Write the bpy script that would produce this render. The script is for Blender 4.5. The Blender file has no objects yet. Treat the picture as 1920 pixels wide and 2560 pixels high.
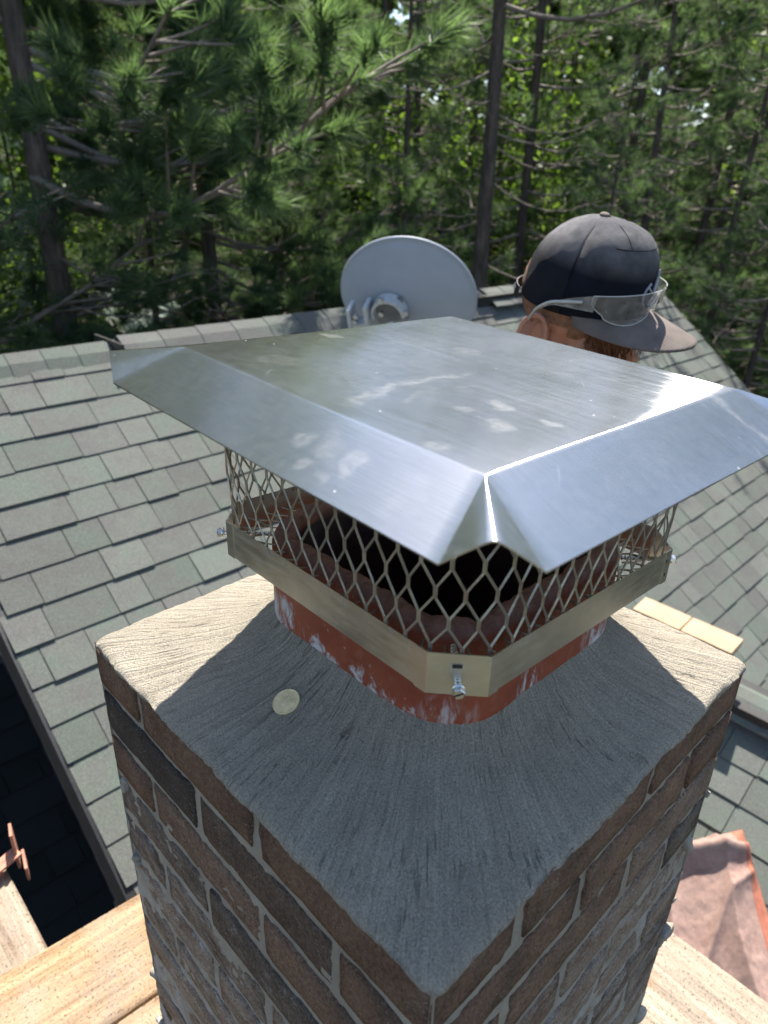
import bpy, math, random
import numpy as np
from mathutils import Vector, Matrix

random.seed(7)
rng = np.random.default_rng(7)
sc = bpy.context.scene
col = sc.collection

# ------------------------------------------------------------------ camera, sky, sun, exposure
CAM = np.array([-0.21824, -0.16333, 0.46410])
FWD = np.array([0.634298, 0.642267, -0.430301])
RT = np.array([0.720435, -0.692971, 0.027651])
UP = np.array([0.280427, 0.327543, 0.902262])
FPX = 1760.36
cd = bpy.data.cameras.new('camera')
cd.sensor_fit = 'VERTICAL'; cd.sensor_height = 9.8; cd.sensor_width = 7.35
cd.lens = 9.8 * FPX / 2560.0
cd.clip_start = 0.02; cd.clip_end = 2000
cd.dof.use_dof = True; cd.dof.focus_distance = 0.72; cd.dof.aperture_fstop = 1.9
cam = bpy.data.objects.new('camera', cd); col.objects.link(cam)
cam.matrix_world = Matrix(((RT[0], UP[0], -FWD[0], CAM[0]), (RT[1], UP[1], -FWD[1], CAM[1]),
                           (RT[2], UP[2], -FWD[2], CAM[2]), (0, 0, 0, 1)))
sc.camera = cam

SUN = np.array([0.118, 0.104, 0.285]); SUN /= np.linalg.norm(SUN)
wd = bpy.data.worlds.new('World'); sc.world = wd; wd.use_nodes = True
nt = wd.node_tree
bg = nt.nodes['Background']; bg.inputs['Strength'].default_value = 0.10
sky = nt.nodes.new('ShaderNodeTexSky'); sky.sky_type = 'NISHITA'; sky.sun_disc = False
sky.sun_elevation = math.asin(SUN[2]); sky.sun_rotation = math.atan2(SUN[0], SUN[1])
sky.air_density = 1.0; sky.dust_density = 1.0; sky.ozone_density = 1.0
nt.links.new(sky.outputs[0], bg.inputs[0])
sl = bpy.data.lights.new('sun', 'SUN'); sl.energy = 4.8; sl.angle = math.radians(0.5); sl.color = (1.0, 0.94, 0.85)
so = bpy.data.objects.new('sun', sl); col.objects.link(so)
so.rotation_euler = Vector(SUN).to_track_quat('Z', 'Y').to_euler(); so.location = (3, 3, 9)
sc.view_settings.view_transform = 'Standard'; sc.view_settings.look = 'None'
sc.view_settings.gamma = 1.0; sc.view_settings.use_curve_mapping = False
sc.view_settings.exposure = 1.5
sc.render.engine = 'CYCLES'
sc.cycles.max_bounces = 8; sc.cycles.diffuse_bounces = 3; sc.cycles.glossy_bounces = 4
sc.cycles.transmission_bounces = 4; sc.cycles.transparent_max_bounces = 12
sc.cycles.sample_clamp_indirect = 6.0

def project(P):
    d = np.asarray(P, float) - CAM
    z = d @ FWD
    return 960 + FPX * (d @ RT) / z, 1280 - FPX * (d @ UP) / z, z

# ------------------------------------------------------------------ numeric helpers
def hash3(ix, iy, iz, seed):
    h = (ix.astype(np.int64) * 374761393 + iy.astype(np.int64) * 668265263 + iz.astype(np.int64) * 2147483647 + seed * 974711) & 0xFFFFFFFF
    h = ((h ^ (h >> 13)) * 1274126177) & 0xFFFFFFFF
    h = ((h ^ (h >> 15)) * 2246822519) & 0xFFFFFFFF
    return ((h ^ (h >> 16)) & 0xFFFFFF) / float(0xFFFFFF)

def vnoise(P, seed=0):
    P = np.asarray(P, float); i = np.floor(P); f = P - i; f = f * f * (3 - 2 * f)
    r = 0
    for a in (0, 1):
        for b in (0, 1):
            for c in (0, 1):
                w = (f[..., 0] if a else 1 - f[..., 0]) * (f[..., 1] if b else 1 - f[..., 1]) * (f[..., 2] if c else 1 - f[..., 2])
                r = r + w * hash3(i[..., 0] + a, i[..., 1] + b, i[..., 2] + c, seed)
    return r * 2 - 1

def fbm(P, octv=3, seed=0):
    P = np.asarray(P, float); r = 0; a = 1.0; t = 0
    for o in range(octv):
        r = r + a * vnoise(P * 2.0 ** o + 17.3 * o, seed + o); t += a; a *= 0.5
    return r / t

def norm(v):
    v = np.asarray(v, float); return v / np.maximum(np.linalg.norm(v, axis=-1, keepdims=True), 1e-12)

# ------------------------------------------------------------------ object helpers
def wloc(o):
    v = Vector((0, 0, 0))
    while o is not None:
        v = v + o.location; o = o.parent
    return v

def make_mesh(name, V, F, m, smooth=False, uv=None, tint=None):
    me = bpy.data.meshes.new(name)
    V = np.asarray(V, float)
    if isinstance(F, np.ndarray):
        k = F.shape[1]
        me.vertices.add(len(V)); me.vertices.foreach_set('co', V.astype(np.float32).ravel())
        me.loops.add(F.size); me.loops.foreach_set('vertex_index', F.astype(np.int32).ravel())
        me.polygons.add(len(F)); me.polygons.foreach_set('loop_start', np.arange(0, F.size, k, dtype=np.int32))
        me.update(calc_edges=True); me.validate()
    else:
        me.from_pydata([tuple(v) for v in V], [], F); me.update()
    me.polygons.foreach_set('use_smooth', np.full(len(me.polygons), bool(smooth)))
    if uv is not None:
        ul = me.uv_layers.new(name='UVMap')
        li = np.empty(len(me.loops), np.int32); me.loops.foreach_get('vertex_index', li)
        ul.data.foreach_set('uv', np.asarray(uv, np.float32)[li].ravel())
    if tint is not None:
        at = me.color_attributes.new('tint', 'FLOAT_COLOR', 'POINT')
        t = np.asarray(tint, np.float32)
        if t.ndim == 1: t = np.tile(t, (len(V), 1))
        if t.shape[1] == 3: t = np.concatenate([t, np.ones((len(t), 1), np.float32)], 1)
        at.data.foreach_set('color', t.ravel())
    if m is not None: me.materials.append(m)
    return me

def part(name, V, F, m, parent=None, smooth=False, uv=None, tint=None, origin=None, kind=None, label=None):
    """V in world coordinates; linked with its origin at 'origin' (default: centre of its base)."""
    V = np.asarray(V, float)
    if origin is None:
        lo, hi = V.min(0), V.max(0); origin = np.array([(lo[0] + hi[0]) / 2, (lo[1] + hi[1]) / 2, lo[2]])
    me = make_mesh(name, V - np.asarray(origin), F, m, smooth, uv, tint)
    o = bpy.data.objects.new(name, me); col.objects.link(o)
    if parent is not None:
        o.parent = parent; o.location = Vector(origin) - wloc(parent)
    else: o.location = Vector(origin)
    if kind: o['kind'] = kind
    if label: o['label'] = label
    return o

def tag(o, label=None, cat=None, group=None, kind=None):
    if label: o['label'] = label
    if cat: o['category'] = cat
    if group: o['group'] = group
    if kind: o['kind'] = kind
    return o

def thing(name, label, cat, loc, group=None):
    o = bpy.data.objects.new(name, None); col.objects.link(o); o.location = loc; o.empty_display_size = 0.05
    return tag(o, label, cat, group)

class MB:
    """collects pieces into one mesh"""
    def __init__(s): s.V = []; s.F = []; s.T = []; s.n = 0
    def add(s, V, F, tint=None):
        V = np.asarray(V, float); s.V.append(V)
        s.F += [tuple(int(i) + s.n for i in f) for f in F]
        s.T.append(np.tile(np.asarray(tint if tint is not None else (.5, .5, .5), float), (len(V), 1)))
        s.n += len(V); return s
    def build(s, name, m, parent=None, **k):
        return part(name, np.concatenate(s.V), s.F, m, parent, tint=np.concatenate(s.T), **k)

BOXF = [(0, 3, 2, 1), (4, 5, 6, 7), (0, 1, 5, 4), (1, 2, 6, 5), (2, 3, 7, 6), (3, 0, 4, 7)]
def box(c, ex, ey, ez, hx, hy, hz):
    c, ex, ey, ez = [np.asarray(a, float) for a in (c, ex, ey, ez)]
    return np.array([c + ex * sx * hx + ey * sy * hy + ez * sz * hz for sz in (-1, 1) for sx, sy in ((-1, -1), (1, -1), (1, 1), (-1, 1))]), BOXF
X, Y, Z = np.eye(3)

def tube(pts, rad, sides=6, caps=True):
    pts = np.asarray(pts, float); n = len(pts); rad = np.broadcast_to(np.asarray(rad, float), (n,))
    T = np.gradient(pts, axis=0); T = norm(T)
    ref = np.array([0, 0, 1.0]) if abs(T[0][2]) < 0.9 else np.array([1.0, 0, 0])
    V = []
    for i in range(n):
        u = ref - T[i] * (ref @ T[i]); u = u / max(np.linalg.norm(u), 1e-9); ref = u
        w = np.cross(T[i], u)
        for k in range(sides):
            a = 2 * math.pi * k / sides
            V.append(pts[i] + rad[i] * (math.cos(a) * u + math.sin(a) * w))
    F = [(i * sides + k, i * sides + (k + 1) % sides, (i + 1) * sides + (k + 1) % sides, (i + 1) * sides + k) for i in range(n - 1) for k in range(sides)]
    if caps: F += [tuple(range(sides))[::-1], tuple((n - 1) * sides + k for k in range(sides))]
    return np.array(V), F

def grid_faces(nu, nv, closed_u=False):
    F = []
    for j in range(nv - 1):
        for i in range(nu if closed_u else nu - 1):
            i2 = (i + 1) % nu
            F.append((j * nu + i, j * nu + i2, (j + 1) * nu + i2, (j + 1) * nu + i))
    return np.array(F, np.int32)

def rounded_block(h, n, r):
    """subdivided box, half sizes h, divisions n, edge radius r -> V,F around the origin"""
    V = []; F = []; h = np.asarray(h, float); o = 0
    for ax in range(3):
        a, b = (ax + 1) % 3, (ax + 2) % 3
        for s in (-1, 1):
            na, nb = n[a] + 1, n[b] + 1
            ga, gb = np.meshgrid(np.linspace(-h[a], h[a], na), np.linspace(-h[b], h[b], nb), indexing='ij')
            P = np.zeros((na, nb, 3)); P[..., ax] = s * h[ax]; P[..., a] = ga; P[..., b] = gb
            V.append(P.reshape(-1, 3))
            for i in range(na - 1):
                for j in range(nb - 1):
                    f = (o + i * nb + j, o + (i + 1) * nb + j, o + (i + 1) * nb + j + 1, o + i * nb + j + 1)
                    F.append(f if s > 0 else f[::-1])
            o += na * nb
    V = np.concatenate(V); c = np.clip(V, -(h - r), h - r); d = V - c
    L = np.linalg.norm(d, axis=1, keepdims=True); V = c + d / np.maximum(L, 1e-9) * r
    # weld seams
    key = np.round(V * 1e6).astype(np.int64); _, idx, inv = np.unique(key, axis=0, return_index=True, return_inverse=True)
    inv = inv.ravel()
    F = [tuple(dict.fromkeys(int(inv[i]) for i in f)) for f in F]
    return V[idx], [f for f in F if len(f) >= 3]

# ------------------------------------------------------------------ materials
class NT:
    def __init__(s, name):
        s.m = bpy.data.materials.new(name); s.m.use_nodes = True; s.t = s.m.node_tree
        s.b = s.t.nodes['Principled BSDF']; s.out = s.t.nodes['Material Output']
    def n(s, typ, ins=None, **props):
        nd = s.t.nodes.new('ShaderNode' + typ)
        for k, v in props.items(): setattr(nd, k, v)
        for k, v in (ins or {}).items(): s.set(nd, k, v)
        return nd
    def set(s, nd, k, v):
        if isinstance(v, bpy.types.NodeSocket): s.t.links.new(v, nd.inputs[k])
        elif isinstance(v, bpy.types.Node): s.t.links.new(v.outputs[0], nd.inputs[k])
        else:
            inp = nd.inputs[k]
            if inp.type == 'RGBA' and len(v) == 3: v = (*v, 1)
            inp.default_value = v
    def P(s, **kw):
        for k, v in kw.items(): s.set(s.b, k.replace('_', ' '), v)
        return s
    def pos(s): return s.n('NewGeometry').outputs['Position']
    def objc(s): return s.n('TexCoord').outputs['Object']
    def uv(s): return s.n('TexCoord').outputs['UV']
    def scale(s, vec, sx, sy, sz): return s.n('Mapping', {'Vector': vec, 'Scale': (sx, sy, sz)}).outputs[0]
    def noise(s, vec, scale=5.0, detail=3.0, rough=0.55, dist=0.0):
        return s.n('TexNoise', {'Vector': vec, 'Scale': scale, 'Detail': detail, 'Roughness': rough, 'Distortion': dist}).outputs[0]
    def vor(s, vec, scale, feature='F1'):
        return s.n('TexVoronoi', {'Vector': vec, 'Scale': scale}, feature=feature).outputs[0]
    def ramp(s, fac, stops):
        r = s.n('ValToRGB', {0: fac}); e = r.color_ramp.elements
        while len(e) < len(stops): e.new(0.5)
        for el, (p, c) in zip(e, stops):
            el.position = p; el.color = (c, c, c, 1) if not hasattr(c, '__len__') else (*c, 1)
        return r.outputs[0]
    def mix(s, fac, a, b, mode='MIX'):
        nd = s.n('Mix', data_type='RGBA', blend_type=mode)
        s.set(nd, 0, fac); s.set(nd, 6, a); s.set(nd, 7, b); return nd.outputs[2]
    def math(s, op, a, b=0.0): return s.n('Math', {0: a, 1: b}, operation=op).outputs[0]
    def bump(s, h, dist=0.002, strength=1.0, normal=None):
        ins = {'Height': h, 'Distance': dist, 'Strength': strength}
        if normal is not None: ins['Normal'] = normal
        return s.n('Bump', ins).outputs[0]
    def attr(s, name='tint'): return s.n('Attribute', attribute_name=name)
    def sep(s, vec): return s.n('SeparateXYZ', {0: vec}).outputs

def simple(name, c, rough=0.6, metal=0.0, nscale=20.0, var=0.25, bump=0.0005):
    t = NT(name); p = t.objc(); n = t.noise(p, nscale, 4)
    lo = tuple(x * (1 - var) for x in c); hi = tuple(min(1, x * (1 + var)) for x in c)
    t.P(Base_Color=t.ramp(n, [(0.3, lo), (0.7, hi)]), Roughness=rough, Metallic=metal)
    if bump: t.P(Normal=t.bump(t.noise(p, nscale * 4, 3), bump))
    return t.m

def m_shingle():
    t = NT('asphalt_shingle'); p = t.pos(); a = t.attr()
    blot = t.noise(p, 7.0, 3, .6)
    f = t.math('ADD', t.math('MULTIPLY', t.math('SUBTRACT', blot, 0.5), 2.0), t.sep(a.outputs['Color'])[0])
    c = t.ramp(f, [(0.20, (.098, .114, .100)), (0.52, (.102, .109, .099)), (0.88, (.096, .096, .093))])
    gr = t.noise(p, 260.0, 2, .6)
    c = t.mix(0.55, c, t.ramp(gr, [(.3, .25), (.5, .5), (.72, 1.0)]), 'OVERLAY')
    big = t.noise(p, 1.3, 3)
    c = t.mix(0.35, c, t.ramp(big, [(.3, (.42, .43, .40)), (.7, (.58, .58, .57))]), 'OVERLAY')
    v = t.sep(a.outputs['Color'])[1]
    c = t.mix(1.0, c, t.n('CombineXYZ', {0: v, 1: v, 2: v}).outputs[0], 'MULTIPLY')
    t.P(Base_Color=c, Roughness=0.92, Normal=t.bump(t.noise(p, 300, 2), 0.0012))
    t.b.inputs['Specular IOR Level'].default_value = 0.25
    return t.m

def m_shingle_shade_painted():  # near-black colour stands in for the deep shade over the lower roof
    t = NT('shade_painted_shingle'); p = t.pos(); s = t.sep(t.attr().outputs['Color'])
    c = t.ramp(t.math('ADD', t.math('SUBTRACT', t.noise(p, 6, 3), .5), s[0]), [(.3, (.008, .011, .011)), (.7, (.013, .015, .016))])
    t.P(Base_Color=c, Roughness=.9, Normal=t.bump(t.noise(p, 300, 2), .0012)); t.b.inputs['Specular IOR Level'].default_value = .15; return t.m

def m_brick():
    t = NT('weathered_brick'); p = t.pos(); a = t.attr(); s = t.sep(a.outputs['Color'])
    base = t.ramp(s[0], [(0.0, (.055, .047, .041)), (0.22, (.100, .068, .050)), (0.45, (.185, .108, .070)), (0.75, (.235, .142, .092)), (1.0, (.280, .182, .122))])
    n1 = t.noise(p, 24.0, 5, .65)
    c = t.mix(0.75, base, t.ramp(n1, [(.28, .30), (.5, .5), (.72, .72)]), 'OVERLAY')
    dark = t.ramp(t.noise(p, 9.0, 4, .6), [(.52, 0.0), (.68, 1.0)])
    c = t.mix(t.math('MULTIPLY', t.math('MULTIPLY', dark, 0.55), t.math('SUBTRACT', 1.0, t.math('MULTIPLY', s[1], .7))), c, (.040, .033, .030))
    pale = t.ramp(t.noise(t.scale(p, 1, 1, 1.6), 16.0, 6, .7), [(.34, 0.0), (.58, 1.0)])
    c = t.mix(t.math('MULTIPLY', pale, s[1]), c, (.345, .268, .205))
    wh = t.ramp(t.noise(t.scale(p, 1, 1, 2.2), 34.0, 6, .75), [(.54, 0.0), (.66, 1.0)])
    c = t.mix(t.math('MULTIPLY', wh, t.math('MULTIPLY', s[1], .75)), c, (.52, .49, .46))
    c = t.mix(.6, c, t.ramp(t.noise(p, 330.0, 3, .7), [(.32, .12), (.5, .5), (.68, .85)]), 'OVERLAY')
    sp = t.ramp(t.vor(p, 300.0), [(.12, 1.0), (.26, 0.0)])
    spm = t.ramp(t.noise(p, 40.0, 3), [(.48, 0.0), (.62, 1.0)])
    c = t.mix(t.math('MULTIPLY', t.math('MULTIPLY', sp, spm), 0.8), c, (.46, .42, .37))
    pit = t.noise(p, 190.0, 4, .7)
    h = t.math('ADD', t.math('MULTIPLY', t.noise(t.scale(p, 1, 1, .5), 70, 5, .7), 1.4), pit)
    t.P(Base_Color=c, Roughness=0.93, Normal=t.bump(h, 0.0075)); t.b.inputs['Specular IOR Level'].default_value = 0.2
    return t.m

def m_mortar(name, c0, c1, pale):
    t = NT(name); p = t.pos()
    c = t.ramp(t.noise(p, 14.0, 5, .6), [(.3, c0), (.7, c1)])
    z = t.sep(p)[2]
    low = t.n('MapRange', {0: z, 1: -0.16, 2: -0.36, 3: 0.0, 4: 1.0}).outputs[0]
    sm = t.ramp(t.noise(p, 22.0, 6, .7), [(.45, 0.0), (.62, 1.0)])
    c = t.mix(t.math('MULTIPLY', t.math('MULTIPLY', sm, low), pale), c, (.44, .42, .40))
    h = t.math('ADD', t.noise(p, 120, 5, .7), t.math('MULTIPLY', t.noise(p, 420, 3, .6), .5))
    t.P(Base_Color=c, Roughness=0.95, Normal=t.bump(h, 0.005)); t.b.inputs['Specular IOR Level'].default_value = 0.2
    return t.m

def m_crown():
    t = NT('brushed_mortar'); u = t.uv(); p = t.pos()
    # u: running length round the crown, v: radial -> brush streaks run radially
    st = t.noise(t.scale(u, 340, 7, 1), 1.0, 5, .65, .25)
    st2 = t.noise(t.scale(u, 120, 3.2, 1), 1.0, 4, .6, .3)
    gr = t.noise(p, 620.0, 3, .7)
    cl = t.noise(p, 11.0, 4, .6)
    c = t.ramp(cl, [(.28, (.395, .352, .285)), (.72, (.505, .455, .370))])
    c = t.mix(0.24, c, t.ramp(st2, [(.3, .22), (.5, .5), (.7, .70)]), 'OVERLAY')
    c = t.mix(0.55, c, t.ramp(gr, [(.3, .15), (.5, .5), (.7, .85)]), 'OVERLAY')
    c = t.mix(0.22, c, t.ramp(st, [(.32, .10), (.5, .5), (.68, .72)]), 'OVERLAY')
    hole = t.ramp(t.noise(t.scale(u, 200, 26, 1), 1.0, 3, .6), [(.585, 0.0), (.66, 1.0)])
    area = t.ramp(t.noise(p, 13.0, 3), [(.44, 0.0), (.60, 1.0)])
    hole = t.math('MULTIPLY', hole, area)
    c = t.mix(t.math('MULTIPLY', hole, 0.45), c, (.12, .114, .10))
    h = t.math('ADD', t.math('MULTIPLY', st, .75), t.math('ADD', t.math('MULTIPLY', st2, .8), t.math('MULTIPLY', gr, 0.7)))
    h = t.math('SUBTRACT', h, t.math('MULTIPLY', hole, 1.3))
    t.P(Base_Color=c, Roughness=0.95, Normal=t.bump(h, 0.0075)); t.b.inputs['Specular IOR Level'].default_value = 0.2
    return t.m

def m_flue():
    t = NT('red_clay_tile'); p = t.pos(); z = t.sep(p)[2]
    c = t.ramp(t.noise(p, 20, 5, .6), [(.3, (.205, .038, .016)), (.7, (.290, .066, .027))])
    c = t.mix(t.math('MULTIPLY', t.ramp(t.noise(p, 60, 4), [(.55, 0.0), (.7, 1.0)]), .4), c, (.30, .12, .075))
    rim = t.n('MapRange', {0: z, 1: 0.139, 2: 0.146, 3: 0.0, 4: 1.0}).outputs[0]
    c = t.mix(rim, c, t.ramp(t.noise(p, 90, 4), [(.3, (.17, .075, .05)), (.7, (.32, .15, .10))]))
    # smeared white mortar near the foot of the tile
    lowm = t.n('MapRange', {0: z, 1: 0.060, 2: 0.105, 3: 1.0, 4: 0.0}).outputs[0]
    smn = t.math('ADD', t.noise(t.scale(p, 42, 42, 20), 1.0, 6, .74, .9), t.math('MULTIPLY', t.math('SUBTRACT', t.noise(p, 9.0, 2), .58), 1.3))
    sm = t.ramp(t.math('ADD', smn, t.math('MULTIPLY', lowm, 0.15)), [(.645, 0.0), (.74, .9)])
    spk = t.ramp(t.noise(p, 85, 3, .6), [(.70, 0.0), (.74, .9)])
    for (x, y, r_) in ((.152, .128, .030), (.225, .097, .022), (.335, .097, .030)):
        d_ = t.n('VectorMath', {0: p, 1: (x, y, .066)}, operation='DISTANCE').outputs[1]
        mk = t.n('MapRange', {0: d_, 1: r_, 2: r_ * .35, 3: 0.0, 4: 1.0}).outputs[0]
        sm = t.math('MAXIMUM', sm, t.math('MULTIPLY', t.ramp(t.noise(t.scale(p, 70, 70, 22), 1.0, 5, .7, .8), [(.48, 0.0), (.58, .95)]), mk))
    c = t.mix(t.math('MAXIMUM', sm, t.math('MULTIPLY', spk, .5)), c, (.52, .50, .49))
    # darker on the inside
    r2 = t.sep(t.n('VectorMath', {0: p, 1: (0.262, 0.236, 0)}, operation='SUBTRACT').outputs[0])
    inside = t.attr(); s = t.sep(inside.outputs['Color'])[0]
    c = t.mix(s, c, t.ramp(t.noise(p, 12, 4), [(.3, (.020, .008, .006)), (.7, (.050, .014, .009))]))
    h = t.math('ADD', t.noise(p, 140, 4, .7), t.math('MULTIPLY', sm, 0.7))
    t.P(Base_Color=c, Roughness=t.ramp(sm, [(0, .55), (1, .9)]), Normal=t.bump(h, t.math('ADD', 0.0008, t.math('MULTIPLY', rim, .004))))
    return t.m

def m_lid():
    t = NT('brushed_sheet_metal'); p = t.pos(); u = t.uv()
    br = t.noise(t.scale(u, 1500, 26, 1), 1.0, 3, .6)
    br2 = t.noise(t.scale(u, 420, 6, 1), 1.0, 4, .6)
    cl = t.noise(p, 9.0, 4, .6)
    scr = t.ramp(t.noise(t.scale(t.n('Mapping', {'Vector': u, 'Rotation': (0, 0, .9), 'Scale': (1, 1, 1)}).outputs[0], 700, 9, 1), 1.0, 2), [(.74, 0.0), (.77, 1.0)])
    spots = t.ramp(t.noise(p, 26.0, 5, .75, .8), [(.66, 0.0), (.73, 1.0)])
    speck = t.ramp(t.vor(p, 60.0), [(.045, 1.0), (.075, 0.0)])
    speck = t.math('MULTIPLY', speck, t.ramp(t.noise(p, 14, 2), [(.52, 0.0), (.6, 1.0)]))
    # dust smudges, finger marks and one wiped arc, each where the sheet was touched
    nz = t.n('TexNoise', {'Vector': p, 'Scale': 34.0, 'Detail': 3.0}).outputs[1]
    pw = t.n('VectorMath', {0: p, 1: t.n('VectorMath', {0: t.n('VectorMath', {0: nz, 1: (.5, .5, .5)}, operation='SUBTRACT').outputs[0], 'Scale': .034}, operation='SCALE').outputs[0]}, operation='ADD').outputs[0]
    fine = t.ramp(t.noise(t.scale(p, 1, 1, .3), 120.0, 5, .7), [(.30, .15), (.68, 1.0)])
    dust = t.math('MULTIPLY', speck, .45)
    for (x, y, z, r, k) in ((.206, .143, .310, .013, .30), (.165, .115, .310, .014, .26), (.173, .157, .311, .010, .20), (.0995, .112, .3116, .013, .24), (.244, .386, .318, .014, .22),
                            (.320, .272, .312, .020, .16), (.202, .097, .308, .008, .30), (.0587, .196, .3044, .013, .22), (.0578, .1463, .3022, .014, .24), (.0375, .157, .293, .010, .18), (.0403, .175, .295, .011, .20), (.051, .094, .297, .022, .12), (.14, .33, .317, .030, .10), (.30, .33, .315, .035, .09)):
        d = t.n('VectorMath', {0: pw, 1: (x, y, z)}, operation='DISTANCE').outputs[1]
        mk = t.n('MapRange', {0: d, 1: r, 2: r * .55, 3: 0.0, 4: k * .62}).outputs[0]
        dust = t.math('MAXIMUM', dust, t.math('MULTIPLY', mk, fine))
    for (R, wd, k) in ((.197, .010, .17), (.170, .007, .10)):
        d = t.n('VectorMath', {0: pw, 1: (.20, .03, .31)}, operation='DISTANCE').outputs[1]
        mk = t.n('MapRange', {0: t.math('ABSOLUTE', t.math('SUBTRACT', d, R)), 1: wd, 2: 0.0, 3: 0.0, 4: k}).outputs[0]
        dust = t.math('MAXIMUM', dust, t.math('MULTIPLY', mk, t.math('MULTIPLY', fine, t.ramp(t.noise(p, 9.0, 3), [(.36, 0.0), (.55, 1.0)]))))
    dust = t.math('MAXIMUM', dust, t.math('MULTIPLY', t.math('MULTIPLY', cl, fine), .07))
    dust = t.math('MAXIMUM', dust, t.math('MULTIPLY', scr, .25))
    rough = t.math('ADD', t.ramp(br2, [(.3, .225), (.7, .265)]), t.math('MULTIPLY', t.math('SUBTRACT', cl, .5), .08))
    tg = t.n('Tangent', direction_type='UV_MAP', uv_map='UVMap')
    c = t.ramp(br, [(.25, (.60, .61, .62)), (.75, (.74, .75, .76))])
    gls_ = t.n('BsdfAnisotropic', {'Color': c, 'Roughness': rough, 'Anisotropy': -0.76, 'Tangent': tg.outputs[0], 'Normal': t.bump(br2, 0.00008)}, distribution='BECKMANN')
    t.t.nodes.remove(t.b)
    d = t.n('BsdfDiffuse', {'Color': (.62, .61, .59)})
    ms = t.n('MixShader', {0: t.math('ADD', dust, 0.02), 1: gls_.outputs[0], 2: d.outputs[0]})
    t.t.links.new(ms.outputs[0], t.out.inputs[0])
    return t.m

def m_band():
    t = NT('strap_metal'); p = t.pos()
    n = t.noise(t.scale(p, 10, 10, 60), 3.0, 4)
    rust = t.math('MULTIPLY', t.ramp(t.noise(p, 70, 4, .7), [(.56, 0.0), (.68, 1.0)]), t.n('MapRange', {0: t.sep(p)[2], 1: 0.147, 2: 0.160, 3: 0.0, 4: .8}).outputs[0])
    c = t.ramp(t.noise(p, 30, 4), [(.3, (.60, .57, .485)), (.7, (.72, .69, .60))])
    c = t.mix(rust, c, (.14, .085, .045))
    t.P(Base_Color=c, Metallic=t.math('SUBTRACT', 1.0, rust), Roughness=t.ramp(n, [(.3, .34), (.7, .46)]), Normal=t.bump(n, 0.00006))
    return t.m

def m_wire():
    t = NT('expanded_metal'); p = t.pos()
    r = t.ramp(t.noise(p, 55, 4, .7), [(.5, 0.0), (.66, .8)])
    c = t.mix(r, t.ramp(t.noise(p, 25, 3), [(.3, (.31, .285, .225)), (.7, (.45, .415, .335))]), (.22, .13, .075))
    t.P(Base_Color=c, Metallic=t.math('SUBTRACT', .75, t.math('MULTIPLY', r, .6)), Roughness=.46, Normal=t.bump(t.noise(p, 500, 3), .0003))
    return t.m

def m_wood(name, c0, c1, wear, axis):
    t = NT(name); p = t.objc()
    sc_ = (3, 55, 55) if axis == 'X' else (55, 3, 55)
    g = t.noise(t.scale(p, *sc_), 1.0, 5, .6, .35)
    g2 = t.noise(t.scale(p, *(x * 3.2 for x in sc_)), 1.0, 3, .6, .2)
    c = t.ramp(g, [(.30, tuple(a * .62 for a in c0)), (.42, c0), (.55, tuple((a + b) / 2 for a, b in zip(c0, c1))), (.66, c1)])
    c = t.mix(.35, c, t.ramp(g2, [(.3, .25), (.5, .5), (.7, .68)]), 'OVERLAY')
    w = t.ramp(t.noise(p, 9, 5, .65), [(.42, 0.0), (.66, 1.0)])
    c = t.mix(t.math('MULTIPLY', w, wear), c, (.30, .245, .19))
    grit = t.ramp(t.noise(p, 210, 5, .75), [(.58, 0.0), (.68, 1.0)])
    c = t.mix(t.math('MULTIPLY', grit, .5), c, (.11, .10, .09))
    drip = t.ramp(t.vor(t.scale(p, 1, 1, 1), 17.0), [(.10, 1.0), (.15, 0.0)]); drip = t.math('MULTIPLY', drip, t.ramp(t.noise(p, 6, 2), [(.5, 0.0), (.58, .8)]))
    c = t.mix(drip, c, (.26, .25, .225))
    scuff = t.ramp(t.noise(t.scale(p, 1, 2.2, 1), 5.0, 5, .7, .5), [(.54, 0.0), (.68, .45)])
    c = t.mix(scuff, c, (.185, .155, .125))
    kn = t.ramp(t.vor(t.scale(p, 1.0, 1.0, .2), 4.0), [(.05, 1.0), (.11, 0.0)])
    c = t.mix(t.math('MULTIPLY', kn, .5), c, (.22, .12, .06))
    h = t.math('ADD', t.math('MULTIPLY', g2, .8), t.math('ADD', g, t.math('MULTIPLY', grit, .8)))
    t.P(Base_Color=c, Roughness=.85, Normal=t.bump(h, 0.0022)); t.b.inputs['Specular IOR Level'].default_value = .25
    return t.m

def m_leaf(name, lo, hi, transl, rough=.5):
    t = NT(name); a = t.attr(); s = t.sep(a.outputs['Color'])
    c = t.ramp(s[0], [(0.0, lo), (1.0, hi)])
    t.P(Base_Color=c, Roughness=rough); t.b.inputs['Specular IOR Level'].default_value = .35
    tr = t.n('BsdfTranslucent', {'Color': t.mix(1.0, c, (1.6, 1.7, .9), 'MULTIPLY')})
    ms = t.n('MixShader', {0: transl, 1: t.b.outputs[0], 2: tr.outputs[0]})
    t.t.links.new(ms.outputs[0], t.out.inputs[0])
    return t.m

def m_bark():
    t = NT('pine_bark'); p = t.objc()
    n = t.noise(t.scale(p, 14, 14, 3.2), 1.0, 5, .65)
    v = t.vor(t.scale(p, 22, 22, 6), 1.0)
    c = t.ramp(n, [(.3, (.042, .034, .030)), (.55, (.105, .078, .064)), (.75, (.185, .140, .115))])
    t.P(Base_Color=c, Roughness=.95, Normal=t.bump(t.math('ADD', n, v), .03))
    return t.m

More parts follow.
